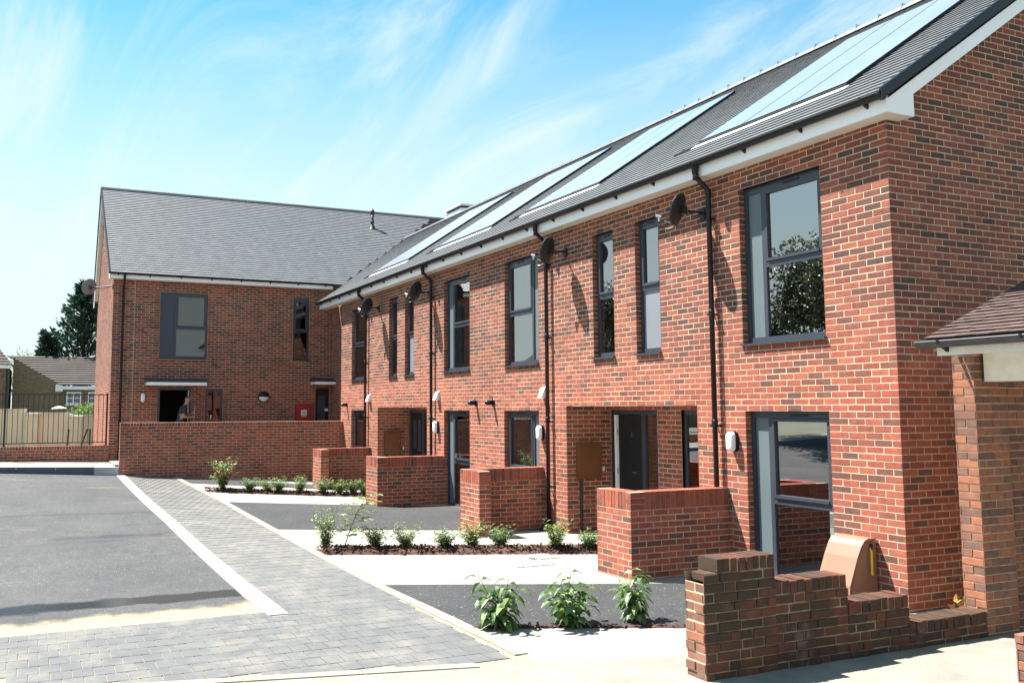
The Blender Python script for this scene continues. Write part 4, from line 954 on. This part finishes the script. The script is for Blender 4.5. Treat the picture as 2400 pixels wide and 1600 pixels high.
q = MB(); q.box((-52, -6.95, .2), (-45.2, 2, 3.25)); q.build('wall', M['bgbrick'], BH)
q = MB(); q.face([(-45.0, -9.2, .2), (-45.0, -6.93, .2), (-45.0, -6.93, 3.33), (-45.0, -9.2, 4.72)]); q.face([(-45.2, -6.93, .2), (-45.0, -6.93, .2), (-45.0, -6.93, 3.33), (-45.2, -6.93, 3.33)]); q.face([(-52, -9.2, .2), (-45, -9.2, .2), (-45, -9.2, 4.72), (-52, -9.2, 4.72)]); q.build('gable_wall', M['bgbrick'], BH)
ribroof(BH, (-48.2, -9.6, 4.98), (-48.2, 2.2, 4.98), (-44.9, -6.98, 3.36), (-44.9, 2.2, 3.36), 13, 'roof')
boxpart('bargeboard', (-44.98, -7.2, 3.02), (-44.94, -6.85, 3.38), M['white'], BH); boxpart('fascia', (-44.98, -6.84, 3.12), (-44.94, 2.2, 3.3), M['white'], BH)
smallwin(BH, -45.18, -6.66, -5.95, 2.36, 3.0); smallwin(BH, -45.18, -5.62, -4.95, 2.36, 3.0)
smallwin(BH, -45.18, -6.66, -5.95, 1.1, 1.9)
NH = thing('neighbour_house', 'brown brick house at the far left edge with a white framed upper window', 'house', (-43, -12, .3))
boxpart('wall', (-50, -16, .2), (-43.6, -9.35, 4.2), M['bgbrick'], NH); ribroof(NH, (-46.8, -16, 6.1), (-46.8, -10.6, 6.1), (-43.3, -16, 4.28), (-43.3, -9.2, 4.28), 12, 'roof'); ribroof(NH, (-46.8, -10.6, 6.1), (-46.8, -10.6, 6.1), (-43.3, -9.2, 4.28), (-50, -9.2, 4.28), 10, 'roof')
boxpart('fascia', (-43.36, -16, 4.1), (-43.3, -9.22, 4.24), M['white'], NH); smallwin(NH, -43.58, -10.6, -9.75, 2.9, 3.9); q = MB(); q.tube([(-43.5, -9.42, 4.1), (-43.5, -9.42, .3)], .05, 8); q.build('downpipe', M['blackm'], NH)
q = MB()
for i, y in enumerate((-6.78, -6.70, -6.62, -6.42)):
    pass
for y, tl, lab in ((-7.25, .05, 'rusty rod leaning behind the dwarf wall, leftmost of three'), (-7.0, .32, 'grey tube leaning furthest behind the dwarf wall'), (-6.6, 0., 'upright rusty rod behind the dwarf wall nearest the house')):
    q = MB(); q.tube([(-23.6, y, .55), (-23.6, y+tl*.5, 1.0), (-23.6, y+tl, 1.48)], .028, 7); q.lathe((-23.6, y+tl, 1.47), (0, 0, 1), [(.028, 0), (.034, .01), (.034, .03), (0, .03)], 8); tag(q.build('rod', M['bark']), lab, 'rod', 'rods behind the dwarf wall')
def leaf(b, p, d, nrm, L, w, bv, fold=.25, curl=.2):
    d = d.normalized(); sd = d.cross(nrm)
    if sd.length < 1e-3: sd = d.orthogonal()
    sd.normalize(); nn = sd.cross(d)
    a = b.p(p); t = b.p(p+d*L-nn*curl*L*.5); m1 = b.p(p+d*L*.5); l1 = b.p(p+d*L*.42+sd*w*.5+nn*w*fold); r1 = b.p(p+d*L*.42-sd*w*.5+nn*w*fold); m2 = b.p(p+d*L*.75-nn*curl*L*.2)
    l2 = b.p(p+d*L*.74+sd*w*.34+nn*w*fold*.5-nn*curl*L*.2); r2_ = b.p(p+d*L*.74-sd*w*.34+nn*w*fold*.5-nn*curl*L*.2)
    for f in ((a, m1, l1), (a, r1, m1), (m1, m2, l2, l1), (m1, r1, r2_, m2), (m2, t, l2), (m2, r2_, t)): b.idx(f, 0, bv)
def rv(s=1): return V((random.uniform(-1, 1), random.uniform(-1, 1), random.uniform(-1, 1)))*s
def shrub(name, lab, loc, h, sp, stems, per, L, w, m, group=None, flowers=0, droop=.0, cat='shrub', lean=(0, 0), bare=.25, stemr=.006):
    loc = V(loc); t = thing(name, lab, cat, tuple(loc), group); lf = MB(); st = MB()
    for s_ in range(stems):
        a = random.uniform(0, 6.28) if stems > 1 else 0; r = sp*math.sqrt(random.random())*.8 if stems > 1 else 0
        hh = h*random.uniform(.45, 1.15); tip = loc+V((math.cos(a)*r+lean[0], math.sin(a)*r+lean[1], hh)); mid = loc+V((math.cos(a)*r*.35+lean[0]*.3, math.sin(a)*r*.35+lean[1]*.3, hh*.5)); base = loc+V((math.cos(a)*r*.12, math.sin(a)*r*.12, -.02))
        P_ = [base.lerp(mid, i/4) if i < 4 else mid.lerp(tip, (i-4)/4) for i in range(9)]
        st.tube(P_, [stemr*(1-.08*i) for i in range(9)], 5)
        for k in range(per):
            f = bare+(1-bare)*(k+random.random())/per; i = min(7, int(f*8)); p = P_[i].lerp(P_[i+1], f*8-i)
            az = k*2.4+random.uniform(-.5, .5); d = V((math.cos(az), math.sin(az), random.uniform(-.25, .75)*(1-droop)-droop*random.uniform(.2, 1.2)))
            up_ = V((0, 0, 1))+rv(.35); q = p+d.normalized()*.012
            leaf(lf, q, d, up_, L*random.uniform(.65, 1.15), w*random.uniform(.75, 1.1), random.random(), .22, .25+droop)
    st.build('stem', M['bark'], t); lf.build('foliage', M[m], t)
    for k in range(flowers):
        q = MB(); c = loc+V((random.uniform(.1, .45)*sp, random.uniform(-.35, .45)*sp, h*random.uniform(.45, .8)))
        for j in range(14): leaf(q, c, rv()+V((.2, 0, .4)), rv(), .05, .045, .5, .3, -.4)
        q.build('flower', M['pink'], t)
    return t
# mulch beds
def mulch(xa, xb, y1, lab, n=900, rise=.065):
    b = MB(); nx, ny = 8, 40; rows = []
    for i in range(ny+1):
        r = []
        for j in range(nx+1):
            xk = xa+(xb-xa)*j/nx; y0 = yat(kerbR, xk)+.12; y = y0+(y1-y0)*i/ny; x = xk+KX*(y-y0); e = noise.noise(V((x*3, y*3, 0)))
            k = math.sin(math.pi*j/nx)*min(1, i/3, (ny-i)/3); r.append(b.p((x+(.05*e if 0 < j < nx else .07*noise.noise(V((x*5, y*5, 3)))), y, H(x, y)+.008+rise*k*(1+.7*e)+.02*k*noise.noise(V((x*14, y*14, 1))))))
        rows.append(r)
    for A, B in zip(rows, rows[1:]):
        for j in range(nx): b.idx((A[j], A[j+1], B[j+1], B[j]))
    for _ in range(n):
        f, g_ = random.random(), random.gauss(.5, .28); xk = xa+(xb-xa)*g_; y0 = yat(kerbR, xk)+.1; y = y0+(y1-y0)*f; x = xk+KX*(y-y0)
        if not -.06 < g_ < 1.06: continue
        k = math.sin(math.pi*min(1, max(0, g_))); c = V((x, y, H(x, y)+.012+rise*k*1.1+random.random()*.015)); d = rv(); d.z *= .5; d.normalize(); s_ = d.cross(V((0, 0, 1))+rv(.4)).normalized(); L = random.uniform(.015, .05); w = random.uniform(.005, .014)
        b.face([c-d*L-s_*w, c+d*L-s_*w, c+d*L+s_*w, c-d*L+s_*w])
    tag(b.build('mulch_bed', M['mulch']), lab, 'mulch', kind='stuff')
mulch(-6.75, -6.2, -.35, 'dark bark mulch bed running from the path to the number 2 porch', 2200)
mulch(-15.85, -15.4, -.9, 'dark bark mulch bed in front of the far porch', 1500)
mulch(-1.34, -1.29, -1.0, 'thin dark mulch strip along the near bay', 160, .008)
G1 = 'broad leaved shrubs in the near strip'
shrub('laurel_shrub', 'drooping broad leaved shrub nearest the paved path', (-1.19, -4.08, 0), .46, .30, 9, 13, .17, .07, 'leaf', G1, droop=.5)
shrub('laurel_shrub', 'widest broad leaved shrub, middle of the near three', (-1.02, -3.45, 0), .50, .34, 10, 13, .17, .07, 'leaf', G1, droop=.42)
shrub('laurel_shrub', 'upright broad leaved shrub nearest the old stepped wall', (-.88, -2.72, 0), .50, .22, 9, 13, .17, .066, 'leaf', G1, droop=.5)
G2 = 'small shrubs in the middle bed'
SP = [(-6.58, -4.2, .52, 'bushy light green shrub at the path end of the middle bed', 'lleaf'), (-6.25, -3.55, .30, 'small shrub just right of the tall sapling', 'sleaf'), (-6.04, -3.15, .30, 'round shrub third along the middle bed', 'sleaf'), (-5.82, -2.62, .28, 'thin shrub at the middle of the middle bed', 'sleaf'),
      (-5.72, -2.2, .34, 'light shrub in front of the left porch wall', 'lleaf'), (-5.55, -1.83, .30, 'dense shrub before the gap in the middle bed', 'sleaf'), (-5.05, -1.2, .40, 'tall loose shrub beyond the inspection cover', 'lleaf'), (-4.85, -.72, .27, 'low shrub tucked against the near porch wall', 'sleaf')]
for x, y, h, lab, m_ in SP: shrub('bed_shrub', lab, (x, y, .03), h*1.1, .31, 24, 20, .075, .03, m_, G2, stemr=.004, bare=.12)
SAP = thing('sapling', 'tall thin sapling with light compound leaves in the middle bed', 'sapling', (-6.5, -3.9, .02))
lf = MB(); st = MB(); base = V((-6.5, -3.95, 0)); tip = base+V((.10, .32, .80)); P_ = [base.lerp(tip, i/8)+V((0, -.04*math.sin(i/8*3.1), 0)) for i in range(9)]; st.tube(P_, [.009-.0007*i for i in range(9)], 6)
for k in range(20):
    f = .3+.7*k/19; i = min(7, int(f*8)); p = P_[i].lerp(P_[i+1], f*8-i); az = k*2.4; d = V((math.cos(az)*.8, math.sin(az), .15)); L = random.uniform(.16, .30); e = p+d.normalized()*L+V((0, 0, -.03)); st.tube([p, e], [.003, .0015], 4)
    for j in range(7):
        q = p.lerp(e, .25+.75*j/6)
        for sg in (-1, 1): leaf(lf, q, d.cross(V((0, 0, 1)))*sg+d*.5+V((0, 0, random.uniform(-.2, .3))), V((0, 0, 1))+rv(.3), .085, .04, random.random())
st.build('trunk', M['bark'], SAP); lf.build('crown', M['lleaf'], SAP)
G3 = 'small shrubs in the far bed'
shrub('rose_bush', 'rose bush with pink flowers at the path end of the far bed', (-15.55, -4.05, .17), .66, .46, 26, 26, .085, .042, 'lleaf', None, flowers=6, stemr=.006)
for i, (y, h) in enumerate(((-3.5, .27), (-3.1, .24), (-2.85, .30), (-2.4, .34), (-1.9, .32), (-1.55, .30), (-1.25, .28), (-1.02, .30))):
    lab = ['small shrub next to the rose bush', 'tiny shrub second from the rose bush', 'round shrub third from the rose bush', 'pale upright shrub at the middle of the far bed', 'loose shrub in front of the low wall corner', 'yellowish shrub against the farthest low wall', 'low shrub second from the house end of the far bed', 'shrub at the house end of the far bed'][i]
    x = -15.62+KX*(y+4.4); shrub('far_shrub', lab, (x, y, H(x, y)+.03), h*1.15, .32, 22, 16, .08, .034, ('sleaf', 'lleaf')[i % 2], G3, stemr=.005)
# conifer and trees behind
def conifer(name, lab, loc, h, r, n):
    loc = V(loc); t = thing(name, lab, 'tree', tuple(loc), 'trees behind the brown houses'); st = MB(); lf = MB(); st.tube([loc, loc+V((0, 0, h*.95))], [.22, .03], 8)
    for k in range(n):
        f = (k/n)**.9; z = .1+.9*f; az = k*2.39996; R_ = r*(1-z)**.75*random.uniform(.7, 1.15)+.15; p0 = loc+V((0, 0, h*z*.97)); d = V((math.cos(az), math.sin(az), .35+random.uniform(-.1, .3)))
        p1 = p0+d*R_*.6-V((0, 0, .1)); p2 = p0+V((d.x, d.y, d.z*.6+.25))*R_; st.tube([p0, p1, p2], [.03, .02, .008], 4)
        for j in range(62):
            q = (p0.lerp(p1, random.random()) if random.random() < .35 else p1.lerp(p2, random.random()))+rv(.12*R_+.06)
            leaf(lf, q, V((d.x, d.y, .5))+rv(.7), rv(), random.uniform(.22, .42), random.uniform(.08, .15), random.random(), .2, .2)
    st.build('trunk', M['bark'], t); lf.build('crown', M['conif'], t)
conifer('conifer_tree', 'dark green conifer rising beside the far house gable', (-50, -5.7, .3), 9.2, 2.5, 95)
conifer('conifer_tree', 'shorter dark conifer at the left foot of the tall one', (-49, -7.55, .3), 6.2, 1.1, 50)
def tree(name, lab, loc, h, r, n, m, cat='tree', group='trees behind the brown houses', L=.2):
    loc = V(loc); t = thing(name, lab, cat, tuple(loc), group); st = MB(); lf = MB(); st.tube([loc, loc+V((0, 0, h*.6))], [r*.08+.03, r*.03+.015], 8); cl = []
    for k in range(16):
        d = rv(); d.z = abs(d.z)*.8-.1; d.normalize(); c = loc+V((0, 0, h-r*.9))+V((d.x*r, d.y*r, d.z*r*.9))*random.uniform(.45, .8); cl.append(c); st.tube([loc+V((0, 0, h*.4)), c], [.04*r, .012], 5)
    for k in range(n):
        c = random.choice(cl); q = c+rv().normalized()*r*.42*random.random()**.4; leaf(lf, q, rv()+(q-c)*.4, V((0, 0, 1))+rv(.7), L*random.uniform(.6, 1.2), L*.5, random.random())
    st.build('trunk', M['bark'], t); lf.build('crown', M[m], t)
tree('broadleaf_tree', 'bright green rounded tree behind the brown house roofs', (-70, -9.3, .3), 6.3, 2.3, 2600, 'tree')
tree('garden_bush', 'leafy green bush with pale flowers behind the cream wall', (-33, -6.35, .6), 1.85, .75, 700, 'lleaf', 'bush', None, .11)
# ------------------------------------------------------------------ old stepped wall and porch on the right
GZ = lambda y: .12-.085*(y+3.44)
OW = thing('old_stepped_wall', 'weathered old brick wall stepping down towards the porch pillar', 'wall', (.9, -2, 0))
g = Brickwork(OW, 'oldbrick', 'oldmortar', 420, .009)
steps = [(-3.44, -2.72, .92), (-2.72, -1.93, .70), (-1.93, -1.21, .47), (-1.21, -.20, .235)]; th = .225; XW = 1.0
for i, (ya, yb, zt) in enumerate(steps):
    zs = zt-.112; z0 = -.25
    g.wall((XW, ya), (0, 1), yb-ya, z0, zs, zb=zs % .075, rnd=.35, phase=i, back=.009)
    g.wall((XW-th, yb), (0, -1), yb-ya, z0, zs, zb=zs % .075, rnd=.3, back=.009)
    g.mort.box((XW-th+.01, ya+(.01 if i else .14), zs-.03), (XW-.01, yb-.005, zt-.012))
    y0 = ya if i else ya+.12
    k = round((yb-y0)/.078); st_ = (yb-y0)/k
    for j in range(k): g.pc.append((V((XW+random.uniform(-.004, .008), y0+j*st_+.005, zs+.005+random.uniform(-.004, .004))), V((0, 1, 0)), st_-.01, .1025, th+.005))
ge = Brickwork(OW, 'pier_lit_end_brick', 'pier_lit_end_mortar', 60, .008, 'sunlit_tone_end')  # end face: sunshine put into the colour by paler brick and mortar
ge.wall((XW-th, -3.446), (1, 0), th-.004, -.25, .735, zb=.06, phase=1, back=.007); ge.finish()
g.pc.append((V((XW-th+.02, -3.40, .74)), V((1, 0, 0)), .19, .065, .1)); g.wall((XW-th, -3.32), (1, 0), th, .74, .81, zb=.06, back=.009)
for (ya, yb, zt), (_, _, zp) in zip(steps[1:], steps): g.wall((XW, ya), (-1, 0), th, zt-.1, zp-.11, zb=.06, back=.009)
g.finish()
OP = thing('old_porch', 'old brick porch with brown tiled lean-to roof and white beam at the right edge', 'porch', (1.2, .2, 0))
g = Brickwork(OP, 'pier_lit_end_brick', 'pier_lit_end_mortar', 300, .004, 'pillar')
px0, px1, py0, py1 = .775, 1.0, -.20, .25
for O, u, L in (((px0, py0), (1, 0), px1-px0), ((px1, py0), (0, 1), py1-py0), ((px1, py1), (-1, 0), px1-px0), ((px0, py1), (0, -1), py1-py0)): g.wall(O, u, L, -.3, 2.62, back=.009, phase=0 if u[0] else 1)
g.wall((.93, py1), (0, 1), 1.9, -.3, 2.9, back=.009)
g.wall((.93, 2.15), (1, 0), 2.5, -.3, 3.2, back=.009)
g.finish()
gutter(OP, (.74, -.60, 2.70), (3.6, -.60, 2.70), r=.06, step=.85, bm='greygut')
boxpart('fascia', (.88, -.53, 2.57), (3.6, -.50, 2.74), M['oldwhite'], OP); boxpart('soffit', (.88, -.499, 2.60), (3.6, .6, 2.62), M['oldwhite'], OP)
boxpart('beam', (1.03, -.10, 2.33), (3.6, .12, 2.60), M['oldwhite'], OP)
PS = V((0, 1, .42)).normalized()
rooftiles(OP, 'oldtile', (.80, -.60, 2.72), (1, 0, 0), PS, 2.8, 1.85, lambda c: True, 300, .1, .165, .022, .005)
q = MB(); q.lathe((.80, 1.12, 3.44), (1, 0, 0), [(0, 0), (.12, 0), (.12, .3), (.125, .3), (.125, .6), (.12, .6), (.12, 2.8)], 14); q.build('ridge', M['oldtile'], OP, False)
q = MB(); q.face([(.82, -.5, 2.62), (.82, 1.1, 3.40), (.82, 1.1, 2.62)]); q.build('verge_board', M['oldwhite'], OP)
q = MB(); q.tube([(1.35, .35, -.1), (1.28, .30, 1.6)], .02, 6); q.tube([(1.40, .45, -.1), (1.30, .40, 1.2)], .015, 6); tag(q.build('leaning_pole', M['wood']), 'thin pole leaning inside the shaded porch', 'pole')
SB = thing('brick_stub', 'stub of old brick pier at the bottom right corner', 'pier', (2.2, -1.3, 0))
g = Brickwork(SB, 'pier_lit_end_brick', 'oldmortar', 100, .005)
for O, u in (((2.03, -1.32), (1, 0)), ((2.48, -1.32), (0, 1)), ((2.03, -.98), (0, -1))): g.wall(O, u, .45 if u[0] else .34, -.2, .30, back=.009)
for j in range(6): g.pc.append((V((2.03+j*.075, -1.325, .305)), V((1, 0, 0)), .066, .065, .34))
g.mort.box((2.04, -1.31, .1), (2.47, -.99, .36)); g.finish()
q = MB()
for k in range(9): leaf(q, V((.55, .05, .06))+V((random.uniform(-.10, .10), random.uniform(-.16, .16), random.uniform(0, .17))), rv()+V((0, 0, .5)), rv(), random.uniform(.08, .14), .07, .5, .4, .5)
q.tube([(.55, .05, -.05), (.56, .08, .2)], .005, 5)
tag(q.build('dry_plant', M['dryleaf']), 'small dry brown plant between the house corner and the porch pillar', 'plant')
b = MB()
for k in range(160):
    x, y = 1.15+abs(random.gauss(0, .22)), random.uniform(-1.0, .3); s_ = random.uniform(.008, .03); c = V((x, y, -.03+s_*.4))
    b.hexa([c+V((dx*s_*random.uniform(.7, 1.2), dy*s_*random.uniform(.7, 1.2), dz*s_*.6)) for dx, dy, dz in ((-1, -1, -1), (1, -1, -1), (1, 1, -1), (-1, 1, -1), (-1, -1, 1), (1, -1, 1), (1, 1, 1), (-1, 1, 1))])
tag(b.build('rubble', M['pave']), 'scattered small stones at the foot of the porch pillar', 'stones', kind='stuff')
# inspection covers
for x, y, s_, lab in ((-4.38, -2.05, .30, 'square galvanised inspection cover in the pale path'), (-4.75, -1.62, .22, 'smaller inspection cover at the edge of the mulch bed')):
    t = thing('inspection_cover', lab, 'cover', (x, y, .01), 'inspection covers'); boxpart('frame', (x-s_, y-s_, .0), (x+s_, y+s_, .012), M['gridcover'], t)
    for i in range(7):
        for j in range(7): pass
    q = MB()
    for i in range(8):
        for j in range(8):
            cx_, cy_ = x-s_*.86+s_*1.72*i/7, y-s_*.86+s_*1.72*j/7; d_ = s_*.07; q.box((cx_-d_, cy_-d_*.6, .0125), (cx_+d_, cy_+d_*.6, .017))
    tag(q.build('tread', M['gridcover'], t), kind='stuff')
# ------------------------------------------------------------------ person with broom in the far doorway
PX = -21.18
JT = {'pelvis': (0, -4.30, 1.58, .135, .11), 'waist': (0, -4.285, 1.74, .135, .105), 'chest': (0, -4.22, 2.0, .165, .12), 'neck0': (0, -4.15, 2.18, .075, .075), 'neck': (0, -4.115, 2.26, .055, .055), 'jaw': (.005, -4.085, 2.32, .068, .07), 'head': (.01, -4.085, 2.41, .082, .092), 'crown': (.01, -4.105, 2.475, .06, .068), 'nose': (.02, -3.985, 2.375, .014, .014), 'earR': (.085, -4.10, 2.38, .014, .02),
  'shR': (.17, -4.17, 2.15, .062, .062), 'elR': (.235, -4.235, 1.87, .044, .044), 'wrR': (.20, -4.00, 1.85, .030, .030), 'haR': (.17, -3.93, 1.865, .034, .024),
  'shL': (-.17, -4.17, 2.15, .062, .062), 'elL': (-.21, -4.13, 1.88, .044, .044), 'wrL': (-.02, -3.96, 1.96, .030, .030), 'haL': (.06, -3.925, 1.985, .034, .024),
  'hipR': (.095, -4.30, 1.50, .10, .10), 'knR': (.11, -4.20, 1.11, .065, .065), 'anR': (.11, -4.30, .73, .045, .045), 'toR': (.12, -4.12, .685, .04, .035),
  'hipL': (-.095, -4.30, 1.50, .10, .10), 'knL': (-.12, -4.28, 1.11, .065, .065), 'anL': (-.13, -4.40, .73, .045, .045), 'toL': (-.14, -4.22, .685, .04, .035)}
ED = [('pelvis', 'waist'), ('waist', 'chest'), ('chest', 'neck0'), ('neck0', 'neck'), ('neck', 'jaw'), ('jaw', 'head'), ('head', 'crown'), ('head', 'nose'), ('head', 'earR'), ('chest', 'shR'), ('shR', 'elR'), ('elR', 'wrR'), ('wrR', 'haR'), ('chest', 'shL'), ('shL', 'elL'), ('elL', 'wrL'), ('wrL', 'haL'), ('pelvis', 'hipR'), ('hipR', 'knR'), ('knR', 'anR'), ('anR', 'toR'), ('pelvis', 'hipL'), ('hipL', 'knL'), ('knL', 'anL'), ('anL', 'toL')]
for hd, cx_ in (('R', .15), ('L', .10)):   # curled fingers and thumb round the stick
    h = JT['ha'+hd]
    for k in range(4):
        dz = .03-.02*k; JT[f'f{hd}{k}a'] = (h[0]-.01, h[1]+.045, h[2]+dz, .0095, .0095); JT[f'f{hd}{k}b'] = (h[0]-.045, h[1]+.05, h[2]+dz, .0085, .0085); JT[f'f{hd}{k}c'] = (h[0]-.055, h[1]+.02, h[2]+dz, .008, .008)
        ED += [('ha'+hd, f'f{hd}{k}a'), (f'f{hd}{k}a', f'f{hd}{k}b'), (f'f{hd}{k}b', f'f{hd}{k}c')]
    JT[f't{hd}a'] = (h[0]-.02, h[1]-.005, h[2]+.035, .011, .011); JT[f't{hd}b'] = (h[0]-.04, h[1]+.02, h[2]+.055, .009, .009); ED += [('wr'+hd, f't{hd}a'), (f't{hd}a', f't{hd}b')]
PR = thing('person', 'person with cropped hair and charcoal polo shirt leaning in the open doorway', 'person', (PX, -4.28, .65))
nmz = list(JT); me = bpy.data.meshes.new('skel'); me.from_pydata([(PX+JT[k][0], JT[k][1], JT[k][2]) for k in nmz], [(nmz.index(a), nmz.index(b)) for a, b in ED], []); me.update()
so = bpy.data.objects.new('skel', me); COL.objects.link(so); md = so.modifiers.new('s', 'SKIN'); md.use_smooth_shade = True; sub = so.modifiers.new('u', 'SUBSURF'); sub.levels = 2; sub.render_levels = 2
for i, k in enumerate(nmz):
    sv = me.skin_vertices[0].data[i]; sv.radius = (JT[k][3], JT[k][4]); sv.use_root = (k == 'pelvis')
bpy.context.view_layer.update(); dg = bpy.context.evaluated_depsgraph_get(); bme = bpy.data.meshes.new_from_object(so.evaluated_get(dg)); bpy.data.objects.remove(so)
bme.materials.clear(); bme.materials.append(M['skin']); objm('body', bme, PR)
def dseg(p, a, b):
    ab = b-a; t_ = max(0, min(1, (p-a).dot(ab)/ab.length_squared)); return (p-a-ab*t_).length
J = {k: V((PX+q[0], q[1], q[2])) for k, q in JT.items()}
def cloth(name, m, test, off):
    b = MB(); mp_ = {}
    for f in bme.polygons:
        c = f.center
        e = min(ED, key=lambda e: dseg(c, J[e[0]], J[e[1]])); 
        if not test(e, c): continue
        ids = []
        for vi in f.vertices:
            if vi not in mp_: v = bme.vertices[vi]; mp_[vi] = b.p(v.co+v.normal*off)
            ids.append(mp_[vi])
        b.idx(ids)
    if b.f: b.build(name, M[m], PR, True)
def tors(e, c):
    s_ = set(e)
    if s_ & {'elR', 'elL'} and s_ & {'shR', 'shL'}: return c.z > 1.96
    return bool(s_ & {'waist', 'chest', 'shR', 'shL'}) or (s_ == {'neck0', 'neck'} and c.z < 2.22) or (s_ == {'chest', 'neck0'})
cloth('polo_shirt', 'shirt', tors, .012)
cloth('trousers', 'trouser', lambda e, c: bool(set(e) & {'hipR', 'hipL', 'knR', 'knL'}) or set(e) == {'pelvis', 'waist'} and c.z < 1.62, .010)
cloth('shoes', 'black', lambda e, c: bool(set(e) & {'toR', 'toL'}), .008)
cloth('hair', 'hair', lambda e, c: ('crown' in e or e == ('jaw', 'head') or e == ('head', 'earR')) and c.z > 2.41 and c.y < -4.04, .004)
for dx in (-.028, .05):
    q = MB(); q.lathe((PX+dx, -4.0, 2.405), (0, 1, 0), [(0, .012), (.009, .008), (.011, 0)], 8); q.build('eye', M['hair'], PR)
t = thing('broom', 'pale wooden broom handle held by the person in the doorway', 'broom', (PX+.1, -3.93, .66))
q = MB(); q.tube([(PX+.14, -3.97, .80), (PX+.115, -3.885, 2.14)], .013, 8); q.build('handle', M['wood'], t)
q = MB(); q.box((PX-.02, -4.01, .72), (PX+.30, -3.94, .80)); q.build('head', M['wood'], t); q = MB(); q.box((PX-.01, -4.005, .648), (PX+.29, -3.945, .719)); q.build('bristles', M['bark'], t)
# ------------------------------------------------------------------ opposite side of the court (reflected in the glass)
for i, x in enumerate(range(-36, -14, 5)):
    lab = ['first', 'second', 'third', 'fourth', 'fifth', 'sixth', 'seventh', 'eighth', 'ninth'][i]
    tree('boundary_tree', f'leafy boundary tree across the court, {lab} from the far end, outside the frame', (x+random.uniform(-1, 1), -21+random.uniform(-1.5, 1.5), .6), random.uniform(7, 9), 3.2, 9000, 'dleaf', group='trees across the court', L=.24)
for (ox, oy, rz, lab) in ((-49, -29, 0, 'plain brick house across the court, outside the frame on the left'), (34, -16, 1, 'plain brick house behind the camera, outside the frame')):
    t = thing('opposite_house', lab, 'house', (ox, oy, .3), 'houses outside the frame'); w_, d_ = (5, 4)
    boxpart('wall', (ox-w_, oy-d_, 0), (ox+w_, oy+d_, 5.4), M['bgbrick'], t)
    if rz: prism([(ox-w_-.3, 5.3), (ox+w_+.3, 5.3), (ox, 8.8)], oy-d_-.3, oy+d_+.3, 'roof', M['bgroof'], t, 1)
    else: prism([(oy-d_-.3, 5.3), (oy+d_+.3, 5.3), (oy, 8.4)], ox-w_-.3, ox+w_+.3, 'roof', M['bgroof'], t, 0)
    for k in (-3, 0, 3):
        q = MB()
        if rz: q.box((ox-w_-.05, oy+k*.9-.5, 1.0), (ox-w_+.05, oy+k*.9+.5, 2.2)); q.box((ox-w_-.05, oy+k*.9-.5, 3.5), (ox-w_+.05, oy+k*.9+.5, 4.7))
        else: q.box((ox+k-.5, oy+d_-.05, 1.0), (ox+k+.5, oy+d_+.05, 2.2)); q.box((ox+k-.5, oy+d_-.05, 3.5), (ox+k+.5, oy+d_+.05, 4.7))
        q.build('window', M['frost'], t)
